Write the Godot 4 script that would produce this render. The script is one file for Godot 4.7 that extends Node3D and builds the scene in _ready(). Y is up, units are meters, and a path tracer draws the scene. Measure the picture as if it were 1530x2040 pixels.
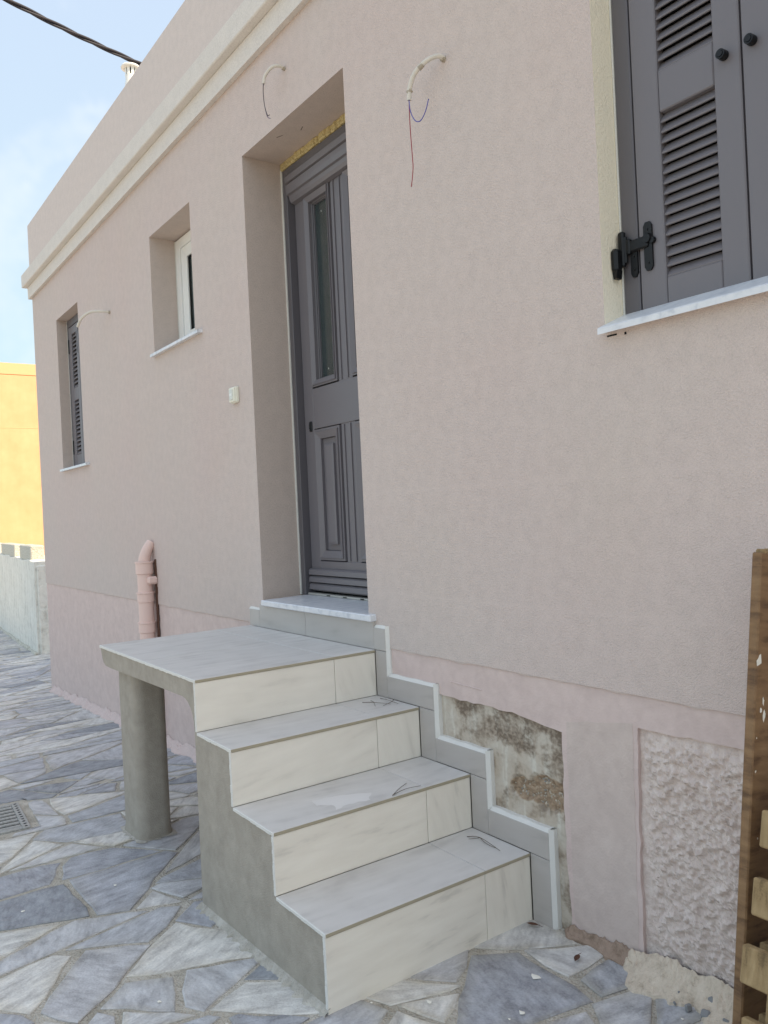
extends Node3D
# A pink house front with a tiled outside stair, a paved lane, a white garden wall and a yellow house beyond.
# x runs along the facade (towards the camera), z out of the facade, y up; the facade's plane is z = 0.

var st: SurfaceTool
var uvs := 1.0
var uvo := Vector2.ZERO
var uvr := 0.0
var tint := Color(1, 1, 1)
var rng := RandomNumberGenerator.new()
var M := {}
var taken := {}
const CAM := Vector3(2.6723, 1.2575, 1.7868)
const YAW := 0.9531
const ROLL := -0.0475
const FOV := 64.64

# ---------------------------------------------------------------- helpers
func ground_y(x: float) -> float:
	return -0.03 + 0.0385 * (x - 0.87)

func numbered(called: String, parent: Node) -> String:
	var key := str(parent.get_instance_id()) + called
	var n: int = taken.get(key, 0)
	taken[key] = n + 1
	return called if n == 0 else "%s_%03d" % [called, n]

func S() -> void:
	st = SurfaceTool.new()
	st.begin(Mesh.PRIMITIVE_TRIANGLES)
	tint = Color(1, 1, 1)

func uv_of(p: Vector3, n: Vector3) -> Vector2:
	var a := n.abs()
	var u := Vector2(p.x, p.z)
	if a.x > a.y and a.x > a.z: u = Vector2(p.z, p.y)
	elif a.z > a.y: u = Vector2(p.x, p.y)
	return u.rotated(uvr) * uvs + uvo

func vert(p: Vector3, n: Vector3, fn: Vector3) -> void:
	st.set_color(tint)
	st.set_normal(n)
	st.set_uv(uv_of(p, fn))
	st.add_vertex(p)

func tri(a: Vector3, b: Vector3, c: Vector3, out: Vector3) -> void:
	var n := (c - a).cross(b - a)
	if n.length_squared() < 1e-16: return
	n = n.normalized()
	if n.dot(out) < 0:
		n = -n
		var t := b; b = c; c = t
	vert(a, n, n); vert(b, n, n); vert(c, n, n)

func quad(a: Vector3, b: Vector3, c: Vector3, d: Vector3, out: Vector3) -> void:
	tri(a, b, c, out); tri(a, c, d, out)

func box(lo: Vector3, hi: Vector3, bev := 0.0, bs := Basis(), piv := Vector3.ZERO) -> void:
	# a box from lo to hi with chamfered edges, turned by bs about piv
	var c := (lo + hi) / 2
	var h := (hi - lo) / 2
	var b: float = min(bev, min(h.x, min(h.y, h.z)) * 0.9)
	var T := func(v: Vector3) -> Vector3: return bs * (c + v - piv) + piv
	var ax := [Vector3.RIGHT, Vector3.UP, Vector3.BACK]
	for i in 3:
		var j := (i + 1) % 3
		var k := (i + 2) % 3
		for s in [-1.0, 1.0]:
			var f: Vector3 = ax[i] * h[i] * s
			var u: Vector3 = ax[j] * (h[j] - b)
			var v: Vector3 = ax[k] * (h[k] - b)
			quad(T.call(f - u - v), T.call(f + u - v), T.call(f + u + v), T.call(f - u + v), bs * (ax[i] * s))
	if b > 0.0:
		for i in 3:
			var j := (i + 1) % 3
			var k := (i + 2) % 3
			for sj in [-1.0, 1.0]:
				for sk in [-1.0, 1.0]:
					var e: Vector3 = ax[i] * (h[i] - b)
					var p: Vector3 = ax[j] * h[j] * sj + ax[k] * (h[k] - b) * sk
					var q: Vector3 = ax[j] * (h[j] - b) * sj + ax[k] * h[k] * sk
					quad(T.call(p - e), T.call(p + e), T.call(q + e), T.call(q - e), bs * (ax[j] * sj + ax[k] * sk))
		for sx in [-1.0, 1.0]:
			for sy in [-1.0, 1.0]:
				for sz in [-1.0, 1.0]:
					var s := Vector3(sx, sy, sz)
					var g := h * s
					tri(T.call(g - Vector3(0, b * sy, b * sz)), T.call(g - Vector3(b * sx, 0, b * sz)), T.call(g - Vector3(b * sx, b * sy, 0)), bs * s)

func done(called: String, mat: Material, parent: Node = self) -> MeshInstance3D:
	var o := MeshInstance3D.new()
	st.index()
	o.mesh = st.commit()
	o.material_override = mat
	o.name = numbered(called, parent)
	parent.add_child(o, true)
	return o

func bx(called: String, mat: Material, parent: Node, lo: Vector3, hi: Vector3, bev := 0.002) -> MeshInstance3D:
	S()
	box(lo, hi, bev)
	return done(called, mat, parent)

func share(called: String, like: MeshInstance3D, parent: Node, at: Vector3, mat: Material = null) -> MeshInstance3D:
	var o := MeshInstance3D.new()
	o.mesh = like.mesh
	o.material_override = mat if mat else like.material_override
	o.position = at
	o.name = numbered(called, parent)
	parent.add_child(o, true)
	return o

func tube(pts: Array, r0: float, r1: float, sides := 10, squash := 1.0) -> void:
	var rings := []
	var nrm := []
	var side := Vector3.ZERO
	for i in pts.size():
		var d: Vector3 = (pts[min(i + 1, pts.size() - 1)] - pts[max(i - 1, 0)]).normalized()
		if side == Vector3.ZERO: side = d.cross(Vector3.UP if abs(d.y) < 0.9 else Vector3.RIGHT).normalized()
		side = (side - d * side.dot(d)).normalized()
		var up := d.cross(side)
		var r: float = lerp(r0, r1, float(i) / max(1, pts.size() - 1))
		var ring := []
		var ns := []
		for k in sides:
			var a := TAU * k / sides
			var n := side * cos(a) + up * sin(a)
			ring.append(pts[i] + n * r)
			ns.append(n)
		rings.append(ring); nrm.append(ns)
	for i in pts.size() - 1:
		for k in sides:
			var l := (k + 1) % sides
			var fn: Vector3 = nrm[i][k]
			var a: Vector3 = rings[i][k]; var b: Vector3 = rings[i][l]; var c: Vector3 = rings[i + 1][l]; var d: Vector3 = rings[i + 1][k]
			var face := (c - a).cross(b - a)
			if face.dot(fn) >= 0:
				for w in [[a, nrm[i][k]], [b, nrm[i][l]], [c, nrm[i + 1][l]], [a, nrm[i][k]], [c, nrm[i + 1][l]], [d, nrm[i + 1][k]]]: vert(w[0], w[1], fn)
			else:
				for w in [[a, nrm[i][k]], [c, nrm[i + 1][l]], [b, nrm[i][l]], [a, nrm[i][k]], [d, nrm[i + 1][k]], [c, nrm[i + 1][l]]]: vert(w[0], w[1], fn)
	for e in [0, pts.size() - 1]:
		var d: Vector3 = (pts[1] - pts[0]) if e == 0 else (pts[-1] - pts[-2])
		for k in sides: tri(pts[e], rings[e][k], rings[e][(k + 1) % sides], d * (-1.0 if e == 0 else 1.0))

func curve(ctrl: Array, n := 14) -> Array:
	var out := []
	for i in ctrl.size() - 1:
		var a: Vector3 = ctrl[max(i - 1, 0)]; var b: Vector3 = ctrl[i]; var c: Vector3 = ctrl[i + 1]; var d: Vector3 = ctrl[min(i + 2, ctrl.size() - 1)]
		var steps := maxi(2, n / (ctrl.size() - 1))
		for k in steps: out.append(b.cubic_interpolate(c, a, d, float(k) / steps))
	out.append(ctrl[-1])
	return out

func lathe(at: Vector3, prof: Array, sides := 24) -> void:
	# prof: Vector2(radius, height); hard edges between segments, smooth around
	for i in prof.size() - 1:
		var p: Vector2 = prof[i]; var q: Vector2 = prof[i + 1]
		var t := q - p
		if t.length() < 1e-6: continue
		var n2 := Vector2(t.y, -t.x).normalized()
		for k in sides:
			var a := TAU * k / sides; var b := TAU * (k + 1) / sides
			var ca := Vector3(cos(a), 0, sin(a)); var cb := Vector3(cos(b), 0, sin(b))
			var na := ca * n2.x + Vector3.UP * n2.y; var nb := cb * n2.x + Vector3.UP * n2.y
			var v := [at + ca * p.x + Vector3.UP * p.y, at + cb * p.x + Vector3.UP * p.y, at + cb * q.x + Vector3.UP * q.y, at + ca * q.x + Vector3.UP * q.y]
			var nn := [na, nb, nb, na]
			var face: Vector3 = (v[2] - v[0]).cross(v[1] - v[0])
			if face.length() < 1e-10: face = (v[3] - v[0]).cross(v[2] - v[0])
			var order := [0, 1, 2, 0, 2, 3] if face.dot(na) >= 0 else [0, 2, 1, 0, 3, 2]
			for o in order: vert(v[o], nn[o], ca)

func prism(poly: PackedVector2Array, z0: float, z1: float) -> void:
	# an x-y outline pushed through from z0 to z1
	var ids := Geometry2D.triangulate_polygon(poly)
	for i in range(0, ids.size(), 3):
		var a := poly[ids[i]]; var b := poly[ids[i + 1]]; var c := poly[ids[i + 2]]
		tri(Vector3(a.x, a.y, z1), Vector3(b.x, b.y, z1), Vector3(c.x, c.y, z1), Vector3.BACK)
		tri(Vector3(a.x, a.y, z0), Vector3(b.x, b.y, z0), Vector3(c.x, c.y, z0), Vector3.FORWARD)
	var cw := Geometry2D.is_polygon_clockwise(poly)
	for i in poly.size():
		var a := poly[i]; var b := poly[(i + 1) % poly.size()]
		var o := Vector2(-(b - a).y, (b - a).x) * (-1.0 if not cw else 1.0)
		if Geometry2D.is_point_in_polygon((a + b) / 2 + o.normalized() * 0.0004, poly): o = -o
		quad(Vector3(a.x, a.y, z0), Vector3(b.x, b.y, z0), Vector3(b.x, b.y, z1), Vector3(a.x, a.y, z1), Vector3(o.x, o.y, 0))

func thing(called: String, label: String, category: String, at := Vector3.ZERO, group := "") -> Node3D:
	var o := Node3D.new()
	o.name = numbered(called, self)
	o.position = at
	add_child(o, true)
	tag(o, label, category, group)
	return o

func tag(o: Node, label: String, category: String, group := "") -> void:
	o.set_meta("label", label)
	o.set_meta("category", category)
	if group: o.set_meta("group", group)

# ---------------------------------------------------------------- textures
func noise_img(seed_: int, freq: float, w: int, h: int, kind := "fbm", oct := 4, warp := 0.0) -> Image:
	var f := FastNoiseLite.new()
	f.seed = seed_
	f.frequency = freq
	f.noise_type = FastNoiseLite.TYPE_SIMPLEX_SMOOTH
	if kind == "cell":
		f.noise_type = FastNoiseLite.TYPE_CELLULAR
		f.cellular_return_type = FastNoiseLite.RETURN_DISTANCE
	f.fractal_type = FastNoiseLite.FRACTAL_RIDGED if kind == "ridge" else (FastNoiseLite.FRACTAL_FBM if oct > 1 else FastNoiseLite.FRACTAL_NONE)
	f.fractal_octaves = oct
	if warp > 0.0:
		f.domain_warp_enabled = true
		f.domain_warp_amplitude = warp
		f.domain_warp_frequency = freq * 0.7
	var im := f.get_seamless_image(w, h)
	im.convert(Image.FORMAT_L8)
	return im

func blend(list: Array) -> Image:
	# weighted sum of L8 images of one size, rescaled to the full range
	var w: int = list[0][0].get_width(); var h: int = list[0][0].get_height()
	var n := w * h
	var acc := PackedFloat32Array(); acc.resize(n)
	for e in list:
		var d: PackedByteArray = e[0].get_data()
		var k: float = e[1]
		for i in n: acc[i] += d[i] * k
	var lo := 1e9; var hi := -1e9
	for v in acc:
		lo = min(lo, v); hi = max(hi, v)
	var out := PackedByteArray(); out.resize(n)
	var sc: float = 255.0 / max(hi - lo, 1e-6)
	for i in n: out[i] = int((acc[i] - lo) * sc)
	return Image.create_from_data(w, h, false, Image.FORMAT_L8, out)

func colour(im: Image, ramp: Array) -> ImageTexture:
	# ramp: [position, Color (sRGB)] pairs
	var lut := []
	for i in 256:
		var t := i / 255.0
		var c: Color = ramp[-1][1]
		for k in ramp.size() - 1:
			if t <= ramp[k + 1][0]:
				c = ramp[k][1].lerp(ramp[k + 1][1], clamp((t - ramp[k][0]) / max(1e-4, ramp[k + 1][0] - ramp[k][0]), 0, 1))
				break
		lut.append([int(c.r * 255), int(c.g * 255), int(c.b * 255)])
	var d := im.get_data()
	var out := PackedByteArray(); out.resize(d.size() * 3)
	for i in d.size():
		var e: Array = lut[d[i]]
		out[i * 3] = e[0]; out[i * 3 + 1] = e[1]; out[i * 3 + 2] = e[2]
	return ImageTexture.create_from_image(Image.create_from_data(im.get_width(), im.get_height(), false, Image.FORMAT_RGB8, out))

func bumps(im: Image, scale: float) -> ImageTexture:
	var c: Image = im.duplicate()
	c.bump_map_to_normal_map(scale)
	return ImageTexture.create_from_image(c)

func rgb(r: int, g: int, b: int) -> Color: return Color8(r, g, b)

func mat(albedo: Color, rough := 0.8, tex: Texture2D = null, nrm: Texture2D = null, nscale := 1.0, world := 0.0) -> StandardMaterial3D:
	var m := StandardMaterial3D.new()
	m.albedo_color = albedo
	m.roughness = rough
	if tex: m.albedo_texture = tex
	if nrm:
		m.normal_enabled = true
		m.normal_texture = nrm
		m.normal_scale = nscale
	if world > 0.0:
		m.uv1_triplanar = true
		m.uv1_world_triplanar = true
		m.uv1_scale = Vector3.ONE * world
	return m

func make_materials() -> void:
	var fine := noise_img(3, 0.16, 512, 512, "fbm", 3)
	var grain := noise_img(4, 0.3, 512, 512, "fbm", 2)
	var big := noise_img(5, 0.012, 512, 512, "fbm", 5)
	var mid := noise_img(6, 0.035, 512, 512, "fbm", 4, 20.0)
	var cells := noise_img(7, 0.11, 512, 512, "cell", 1)
	var streak := noise_img(8, 0.03, 512, 64, "fbm", 4); streak.resize(512, 512, Image.INTERPOLATE_CUBIC)
	var streak2 := noise_img(9, 0.05, 512, 96, "fbm", 4, 12.0); streak2.resize(512, 512, Image.INTERPOLATE_CUBIC)
	# facade render: a fine sand-textured coat
	var stucco := blend([[cells, -0.5], [fine, 0.8], [grain, 0.35]])
	var stucco_n := bumps(stucco, 6.0)
	var stucco_c := colour(blend([[stucco, 0.8], [big, 0.22], [grain, 0.3]]), [[0.0, Color(0.84, 0.84, 0.84)], [1.0, Color(1, 1, 1)]])
	M.facade = mat(rgb(226, 210, 202), 0.92, stucco_c, stucco_n, 0.65, 2.6)
	M.facade.vertex_color_use_as_albedo = true
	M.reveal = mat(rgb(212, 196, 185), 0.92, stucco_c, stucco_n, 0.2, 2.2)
	M.cream = mat(rgb(244, 234, 212), 0.9, null, stucco_n, 0.3, 1.4)
	M.pink = mat(rgb(219, 200, 193), 0.85, colour(blend([[big, 0.6], [mid, 0.5]]), [[0.0, Color(0.92, 0.91, 0.91)], [1.0, Color(1, 1, 1)]]), bumps(blend([[mid, 0.6], [fine, 0.4]]), 3.0), 0.3, 1.3)
	M.cornice = mat(rgb(236, 229, 221), 0.88, stucco_c, stucco_n, 0.25, 1.4)
	M.parapet = mat(rgb(231, 218, 211), 0.92, stucco_c, stucco_n, 0.3, 2.6)
	# cement of the stair's body
	var cem := blend([[big, 0.7], [mid, 0.4], [grain, 0.35]])
	M.cement = mat(rgb(180, 172, 160), 0.93, colour(cem, [[0.0, Color(0.86, 0.855, 0.845)], [1.0, Color(1, 1, 1)]]), bumps(blend([[grain, 0.6], [fine, 0.5], [mid, 0.5]]), 4.0), 0.5, 1.6)
	M.mortar = mat(rgb(212, 206, 195), 0.95, colour(blend([[big, 0.8], [mid, 0.7], [grain, 0.4]]), [[0.0, Color(0.70, 0.69, 0.66)], [0.5, Color(0.86, 0.85, 0.83)], [1.0, Color(1, 1, 1)]]), bumps(blend([[grain, 0.5], [fine, 0.6], [mid, 0.6]]), 6.0), 0.9, 0.8)
	# porcelain tile with faint drawn-out veins
	var veins := blend([[streak, 0.7], [streak2, 0.4], [big, 0.3]])
	M.tile = mat(rgb(240, 234, 222), 0.5, colour(veins, [[0.0, Color(0.90, 0.895, 0.89)], [0.35, Color(0.965, 0.962, 0.96)], [1.0, Color(1, 1, 1)]]))
	M.tile_vein = mat(rgb(241, 234, 221), 0.5, colour(blend([[streak2, 0.9], [streak, 0.3], [big, 0.2]]), [[0.0, Color(0.86, 0.855, 0.85)], [0.32, Color(0.965, 0.96, 0.955)], [1.0, Color(1, 1, 1)]]))
	M.tread = mat(rgb(217, 214, 210), 0.5, colour(blend([[streak, 0.7], [streak2, 0.5], [big, 0.6], [mid, 0.2]]), [[0.0, Color(0.89, 0.887, 0.885)], [0.4, Color(0.955, 0.953, 0.95)], [1.0, Color(1, 1, 1)]]))  # treads toned down: the shade near the risers is put into this colour
	M.strip = mat(rgb(213, 197, 188), 0.85, M.pink.albedo_texture, M.pink.normal_texture, 0.3, 1.3)
	M.tile_grey = mat(rgb(190, 184, 178), 0.5, M.tile.albedo_texture)
	M.edge_trim = mat(rgb(168, 158, 136), 0.6)
	M.grout = mat(rgb(228, 226, 220), 0.9, null, bumps(blend([[grain, 0.6], [fine, 0.6]]), 5.0), 0.8, 3.0)
	M.marble = mat(rgb(232, 233, 236), 0.3, colour(blend([[streak, 0.5], [mid, 0.8]]), [[0.0, Color(0.80, 0.82, 0.85)], [0.45, Color(0.95, 0.955, 0.96)], [1.0, Color(1, 1, 1)]]), null, 1.0, 1.2)
	# painted joinery
	M.grey = mat(rgb(115, 111, 115), 0.42, null, bumps(blend([[streak2, 0.5], [grain, 0.3]]), 1.5), 0.15, 2.0)
	M.grey_dark = mat(rgb(96, 93, 97), 0.45)
	M.gap = mat(rgb(24, 23, 24), 0.9)
	M.iron = mat(rgb(22, 22, 24), 0.42)
	M.iron.metallic = 0.3
	M.white = mat(rgb(236, 236, 232), 0.35)
	M.plaster_white = mat(rgb(228, 226, 218), 0.9, stucco_c, null, 1.0, 3.0)
	M.steel = mat(rgb(190, 188, 180), 0.35)
	M.steel.metallic = 0.25
	M.grate = mat(rgb(186, 186, 182), 0.6, colour(blend([[mid, 1.0], [grain, 0.3]]), [[0.0, Color(0.7, 0.69, 0.68)], [1.0, Color(1, 1, 1)]]), null, 1.0, 4.0)
	M.foam = mat(rgb(210, 196, 150), 0.95, colour(blend([[mid, 0.8], [cells, 0.4]]), [[0.0, Color(0.62, 0.55, 0.45)], [0.5, Color(0.95, 0.93, 0.88)], [1.0, Color(1, 1, 1)]]), bumps(mid, 8.0), 1.0, 5.0)
	M.glass = StandardMaterial3D.new()
	M.glass.albedo_color = Color(0.35, 0.45, 0.45, 0.12)
	M.glass.transparency = BaseMaterial3D.TRANSPARENCY_ALPHA
	M.glass.roughness = 0.04
	M.glass.metallic_specular = 0.7
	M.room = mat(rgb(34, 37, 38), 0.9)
	M.pvc = mat(rgb(228, 199, 189), 0.45)
	M.switch = mat(rgb(232, 230, 214), 0.4)
	M.switch_key = mat(rgb(214, 216, 208), 0.4)
	M.conduit = mat(rgb(232, 226, 214), 0.6, stucco_c, null, 1.0, 6.0)
	M.tape = mat(rgb(170, 160, 144), 0.8)
	M.wire_red = mat(rgb(150, 30, 44), 0.4)
	M.wire_blue = mat(rgb(70, 74, 160), 0.4)
	M.wire_violet = mat(rgb(84, 56, 100), 0.4)
	M.wire_black = mat(rgb(38, 34, 40), 0.5)
	M.cable = mat(rgb(44, 42, 50), 0.6)
	# weathered timber
	var wood := blend([[streak2, 0.9], [grain, 0.2], [big, 0.4]])
	M.plank = mat(rgb(148, 117, 82), 0.6, colour(wood, [[0.0, Color(0.52, 0.46, 0.42)], [0.45, Color(0.86, 0.83, 0.8)], [1.0, Color(1, 1, 1)]]), bumps(streak2, 2.0), 0.4)
	M.pallet = mat(rgb(182, 156, 116), 0.8, colour(wood, [[0.0, Color(0.45, 0.42, 0.38)], [0.4, Color(0.82, 0.8, 0.76)], [1.0, Color(1, 1, 1)]]), bumps(streak2, 3.0), 0.6)
	M.knot = mat(rgb(92, 62, 34), 0.8)
	M.paint_fleck = mat(rgb(238, 234, 222), 0.7)
	M.haze = mat(rgb(214, 210, 202), 0.95, M.mortar.albedo_texture, M.mortar.normal_texture, 0.8, 1.6)
	M.smear = mat(rgb(223, 220, 216), 0.8)
	M.twig = mat(rgb(104, 94, 82), 0.8)
	M.leaf = mat(rgb(92, 62, 48), 0.8)
	M.pebble = mat(rgb(138, 138, 138), 0.8)
	# the far walls
	var drips := noise_img(21, 0.02, 64, 512, "fbm", 4); drips.resize(512, 512, Image.INTERPOLATE_CUBIC)
	var drips2 := noise_img(22, 0.03, 512, 64, "fbm", 4); drips2.resize(512, 512, Image.INTERPOLATE_CUBIC)
	M.old_white = mat(rgb(244, 242, 234), 0.9, colour(blend([[drips2, 0.9], [mid, 0.7], [big, 0.5]]), [[0.0, Color(0.76, 0.755, 0.74)], [0.4, Color(0.93, 0.93, 0.92)], [1.0, Color(1, 1, 1)]]), bumps(blend([[mid, 1.0], [fine, 0.3]]), 5.0), 0.8, 0.7)
	M.old_block = mat(rgb(228, 226, 216), 0.95, colour(blend([[mid, 1.0], [cells, 0.4], [fine, 0.4]]), [[0.0, Color(0.52, 0.52, 0.48)], [0.4, Color(0.86, 0.855, 0.83)], [1.0, Color(1, 1, 1)]]), bumps(mid, 8.0), 1.0, 2.0)
	M.yellow = mat(rgb(228, 180, 136), 0.9, colour(blend([[big, 0.8], [drips2, 0.4], [mid, 0.3]]), [[0.0, Color(0.93, 0.92, 0.90)], [1.0, Color(1, 1, 1)]]), null, 1.0, 0.3)
	M.yellow_trim = mat(rgb(226, 178, 132), 0.9)
	M.roofing = mat(rgb(150, 146, 140), 0.9)
	# roughcast, thick and whitish pink
	M.roughcast = mat(rgb(242, 230, 222), 0.92, colour(blend([[big, 0.6], [mid, 0.8], [fine, 0.3]]), [[0.0, Color(0.80, 0.76, 0.74)], [1.0, Color(1, 1, 1)]]), bumps(blend([[fine, 0.8], [grain, 0.5]]), 4.0), 0.7, 2.2)
	M.cream_mortar = mat(rgb(228, 214, 196), 0.93, colour(blend([[mid, 0.8], [fine, 0.4], [big, 0.5]]), [[0.0, Color(0.62, 0.6, 0.56)], [0.4, Color(0.9, 0.89, 0.87)], [1.0, Color(1, 1, 1)]]), bumps(blend([[mid, 0.8], [fine, 0.5]]), 6.0), 0.8, 2.0)
	M.red_earth = mat(rgb(172, 150, 134), 0.95, M.cream_mortar.albedo_texture, M.cream_mortar.normal_texture, 0.8, 2.0)
	# marble flagstones: a few textures, many tones
	var marbles := []
	for k in 4:
		var s := noise_img(30 + k, 0.03, 512, 128, "fbm", 5, 30.0); s.resize(512, 512, Image.INTERPOLATE_CUBIC)
		var w := noise_img(40 + k, 0.014, 512, 512, "fbm", 5, 40.0)
		var v := noise_img(50 + k, 0.02, 512, 256, "ridge", 3, 30.0); v.resize(512, 512, Image.INTERPOLATE_CUBIC)
		var fv := noise_img(60 + k, 0.06, 512, 160, "ridge", 2, 10.0); fv.resize(512, 512, Image.INTERPOLATE_CUBIC)
		var im := blend([[s, 0.8 if k < 3 else 0.4], [w, 0.55], [v, -0.40], [fv, -0.45], [fine, 0.35], [grain, 0.2]])
		marbles.append(colour(im, [[0.0, Color(0.66, 0.662, 0.665)], [0.35, Color(0.835, 0.835, 0.84)], [0.6, Color(0.92, 0.925, 0.93)], [0.85, Color(1, 1, 1)], [1.0, Color(1, 1, 1)]]))
	var stone_n := bumps(blend([[mid, 0.7], [fine, 0.4], [big, 0.6]]), 4.0)
	var tones := [rgb(224, 222, 219), rgb(212, 211, 211), rgb(230, 227, 222), rgb(200, 201, 204), rgb(218, 217, 217), rgb(236, 232, 224), rgb(208, 208, 210), rgb(186, 187, 192), rgb(214, 212, 212), rgb(234, 231, 224), rgb(196, 197, 202), rgb(166, 169, 174)]
	M.stones = []
	for k in tones.size():
		var m := mat(tones[k], 0.55 + 0.02 * (k % 5), marbles[k % 4], stone_n, 0.45)
		m.vertex_color_use_as_albedo = true
		M.stones.append(m)
	M.patch = patch_material()

func patch_material() -> StandardMaterial3D:
	# old bare plaster: beige ground, grey-black damp stains along its top and right edge, scratches
	var w := 512
	var a := noise_img(61, 0.012, w, w, "fbm", 5, 30.0).get_data()
	var b := noise_img(62, 0.09, w, w, "fbm", 4, 8.0).get_data()
	var dr := noise_img(63, 0.04, w, 64, "fbm", 4); dr.resize(w, w, Image.INTERPOLATE_CUBIC)
	var c := dr.get_data()
	var out := PackedByteArray(); out.resize(w * w * 3)
	for y in w:
		for x in w:
			var i := y * w + x
			var u := float(x) / w; var v := float(y) / w   # v 0 = top
			var n := a[i] / 255.0; var m := b[i] / 255.0; var d := c[i] / 255.0
			var top := smoothstep(0.34, 0.0, v) * (0.35 + 0.65 * smoothstep(0.40, 0.62, u))
			var side := smoothstep(0.10, 0.0, abs(u - 0.46)) * 0.4 + smoothstep(0.78, 1.0, u) * 0.55
			var stain: float = clamp((n - 0.50) * 1.7 + top * 0.75 + side * 0.55 + (d - 0.5) * 0.7 - 0.10, 0.0, 1.0)
			stain = clamp(stain * (0.4 + 1.2 * m) + (m - 0.5) * 0.3, 0.0, 1.0)
			var base := Color(0.78, 0.745, 0.69).lerp(Color(0.71, 0.645, 0.57), clamp(n * 1.4 - 0.3, 0, 1))
			base = base.lerp(Color(0.84, 0.82, 0.77), clamp((d - 0.55) * 3.0, 0, 0.8))
			var col := base.lerp(Color(0.43, 0.375, 0.32), stain * 0.85)
			var px := 0.16 + 0.87 * u; var py := -0.10 + 0.71 * (1.0 - v)
			var hd: float = min(Vector2((px - 0.93) / 0.085, (py - 0.372) / 0.05).length(), Vector2((px - 0.82) / 0.055, (py - 0.362) / 0.034).length())
			col = col.lerp(Color(0.72, 0.63, 0.53).lerp(Color(0.52, 0.44, 0.36), m), smoothstep(1.12, 0.92, hd + (n - 0.5) * 0.3))
			out[i * 3] = int(col.r * 255); out[i * 3 + 1] = int(col.g * 255); out[i * 3 + 2] = int(col.b * 255)
	var m := mat(Color(1, 1, 1), 0.93, ImageTexture.create_from_image(Image.create_from_data(w, w, false, Image.FORMAT_RGB8, out)))
	return m

func sky_image(sun: Vector3) -> Image:
	var w := 1024; var h := 512
	var f := FastNoiseLite.new()
	f.seed = 77; f.frequency = 1.6; f.fractal_octaves = 5
	f.domain_warp_enabled = true; f.domain_warp_amplitude = 0.5; f.domain_warp_frequency = 1.2
	var im := Image.create(w, h, false, Image.FORMAT_RGBF)
	for y in h:
		var el := (0.5 - (y + 0.5) / h) * PI
		for x in w:
			var az := (x + 0.5) / w * TAU
			var d := Vector3(sin(az) * cos(el), sin(el), -cos(az) * cos(el))
			var e: float = max(d.y, 0.0)
			var t := pow(1.0 - e, 2.6)
			var c := Vector3(0.56, 0.67, 0.87).lerp(Vector3(0.68, 0.92, 0.94), t)
			# thin, drawn-out cirrus
			var p: Vector3 = d / (max(d.y, 0.0) + 0.25)
			var n: float = f.get_noise_3d(p.x * 0.5, p.z * 1.4, 0.3)
			var cl: float = smoothstep(0.0, 0.55, n) * 0.5
			c = c.lerp(Vector3(0.93, 0.97, 1.03), cl)
			# hazy brightening round the sun, out of view, strong enough to light the risers
			var g: float = max(0.0, d.dot(sun))
			c += Vector3(1.0, 0.95, 0.86) * (0.25 * pow(g, 3.0) + 2.2 * pow(g, 12.0))
			im.set_pixel(x, y, Color(c.x, c.y, c.z))
	return im

# ---------------------------------------------------------------- the pink house
const OPEN := [[-0.893, 0.02, 0.845, 3.012], [-2.214, -1.566, 2.285, 3.018], [-4.531, -3.867, 1.725, 3.01], [1.236, 1.99, 1.72, 3.01]]

func grid_wall(z: float, y0: float, y1: float, x0: float, x1: float, out: Vector3, tinted := false) -> void:
	var xs := [x0, x1]; var ys := [y0, y1]
	for o in OPEN:
		xs.append(clamp(o[0], x0, x1)); xs.append(clamp(o[1], x0, x1)); ys.append(clamp(o[2], y0, y1)); ys.append(clamp(o[3], y0, y1))
	if tinted:
		for k in int((x1 - x0) / 0.2): xs.append(x0 + k * 0.2)
		for k in int((y1 - y0) / 0.2): ys.append(y0 + k * 0.2)
	xs.sort(); ys.sort()
	var f := FastNoiseLite.new()
	f.seed = 12; f.frequency = 0.8
	var shade := func(x: float, y: float) -> Color:
		var n: float = f.get_noise_2d(x, y)
		var m: float = f.get_noise_2d(x * 2.3 + 40.0, y * 2.3)
		return Color(1.0 + 0.02 * n, 1.0 - 0.03 * n + 0.015 * m, 1.0 - 0.02 * n + 0.03 * m)
	for i in xs.size() - 1:
		for j in ys.size() - 1:
			var a: float = xs[i]; var b: float = xs[i + 1]; var c: float = ys[j]; var d: float = ys[j + 1]
			if b - a < 1e-5 or d - c < 1e-5: continue
			var hole := false
			for o in OPEN:
				if (a + b) / 2 > o[0] and (a + b) / 2 < o[1] and (c + d) / 2 > o[2] and (c + d) / 2 < o[3]: hole = true
			if hole: continue
			var P := [Vector3(a, c, z), Vector3(b, c, z), Vector3(b, d, z), Vector3(a, d, z)]
			var order := [0, 2, 1, 0, 3, 2] if out.z > 0 else [0, 1, 2, 0, 2, 3]
			for k in order:
				if tinted: tint = shade.call(P[k].x, P[k].y)
				vert(P[k], out, out)
	tint = Color(1, 1, 1)

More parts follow.
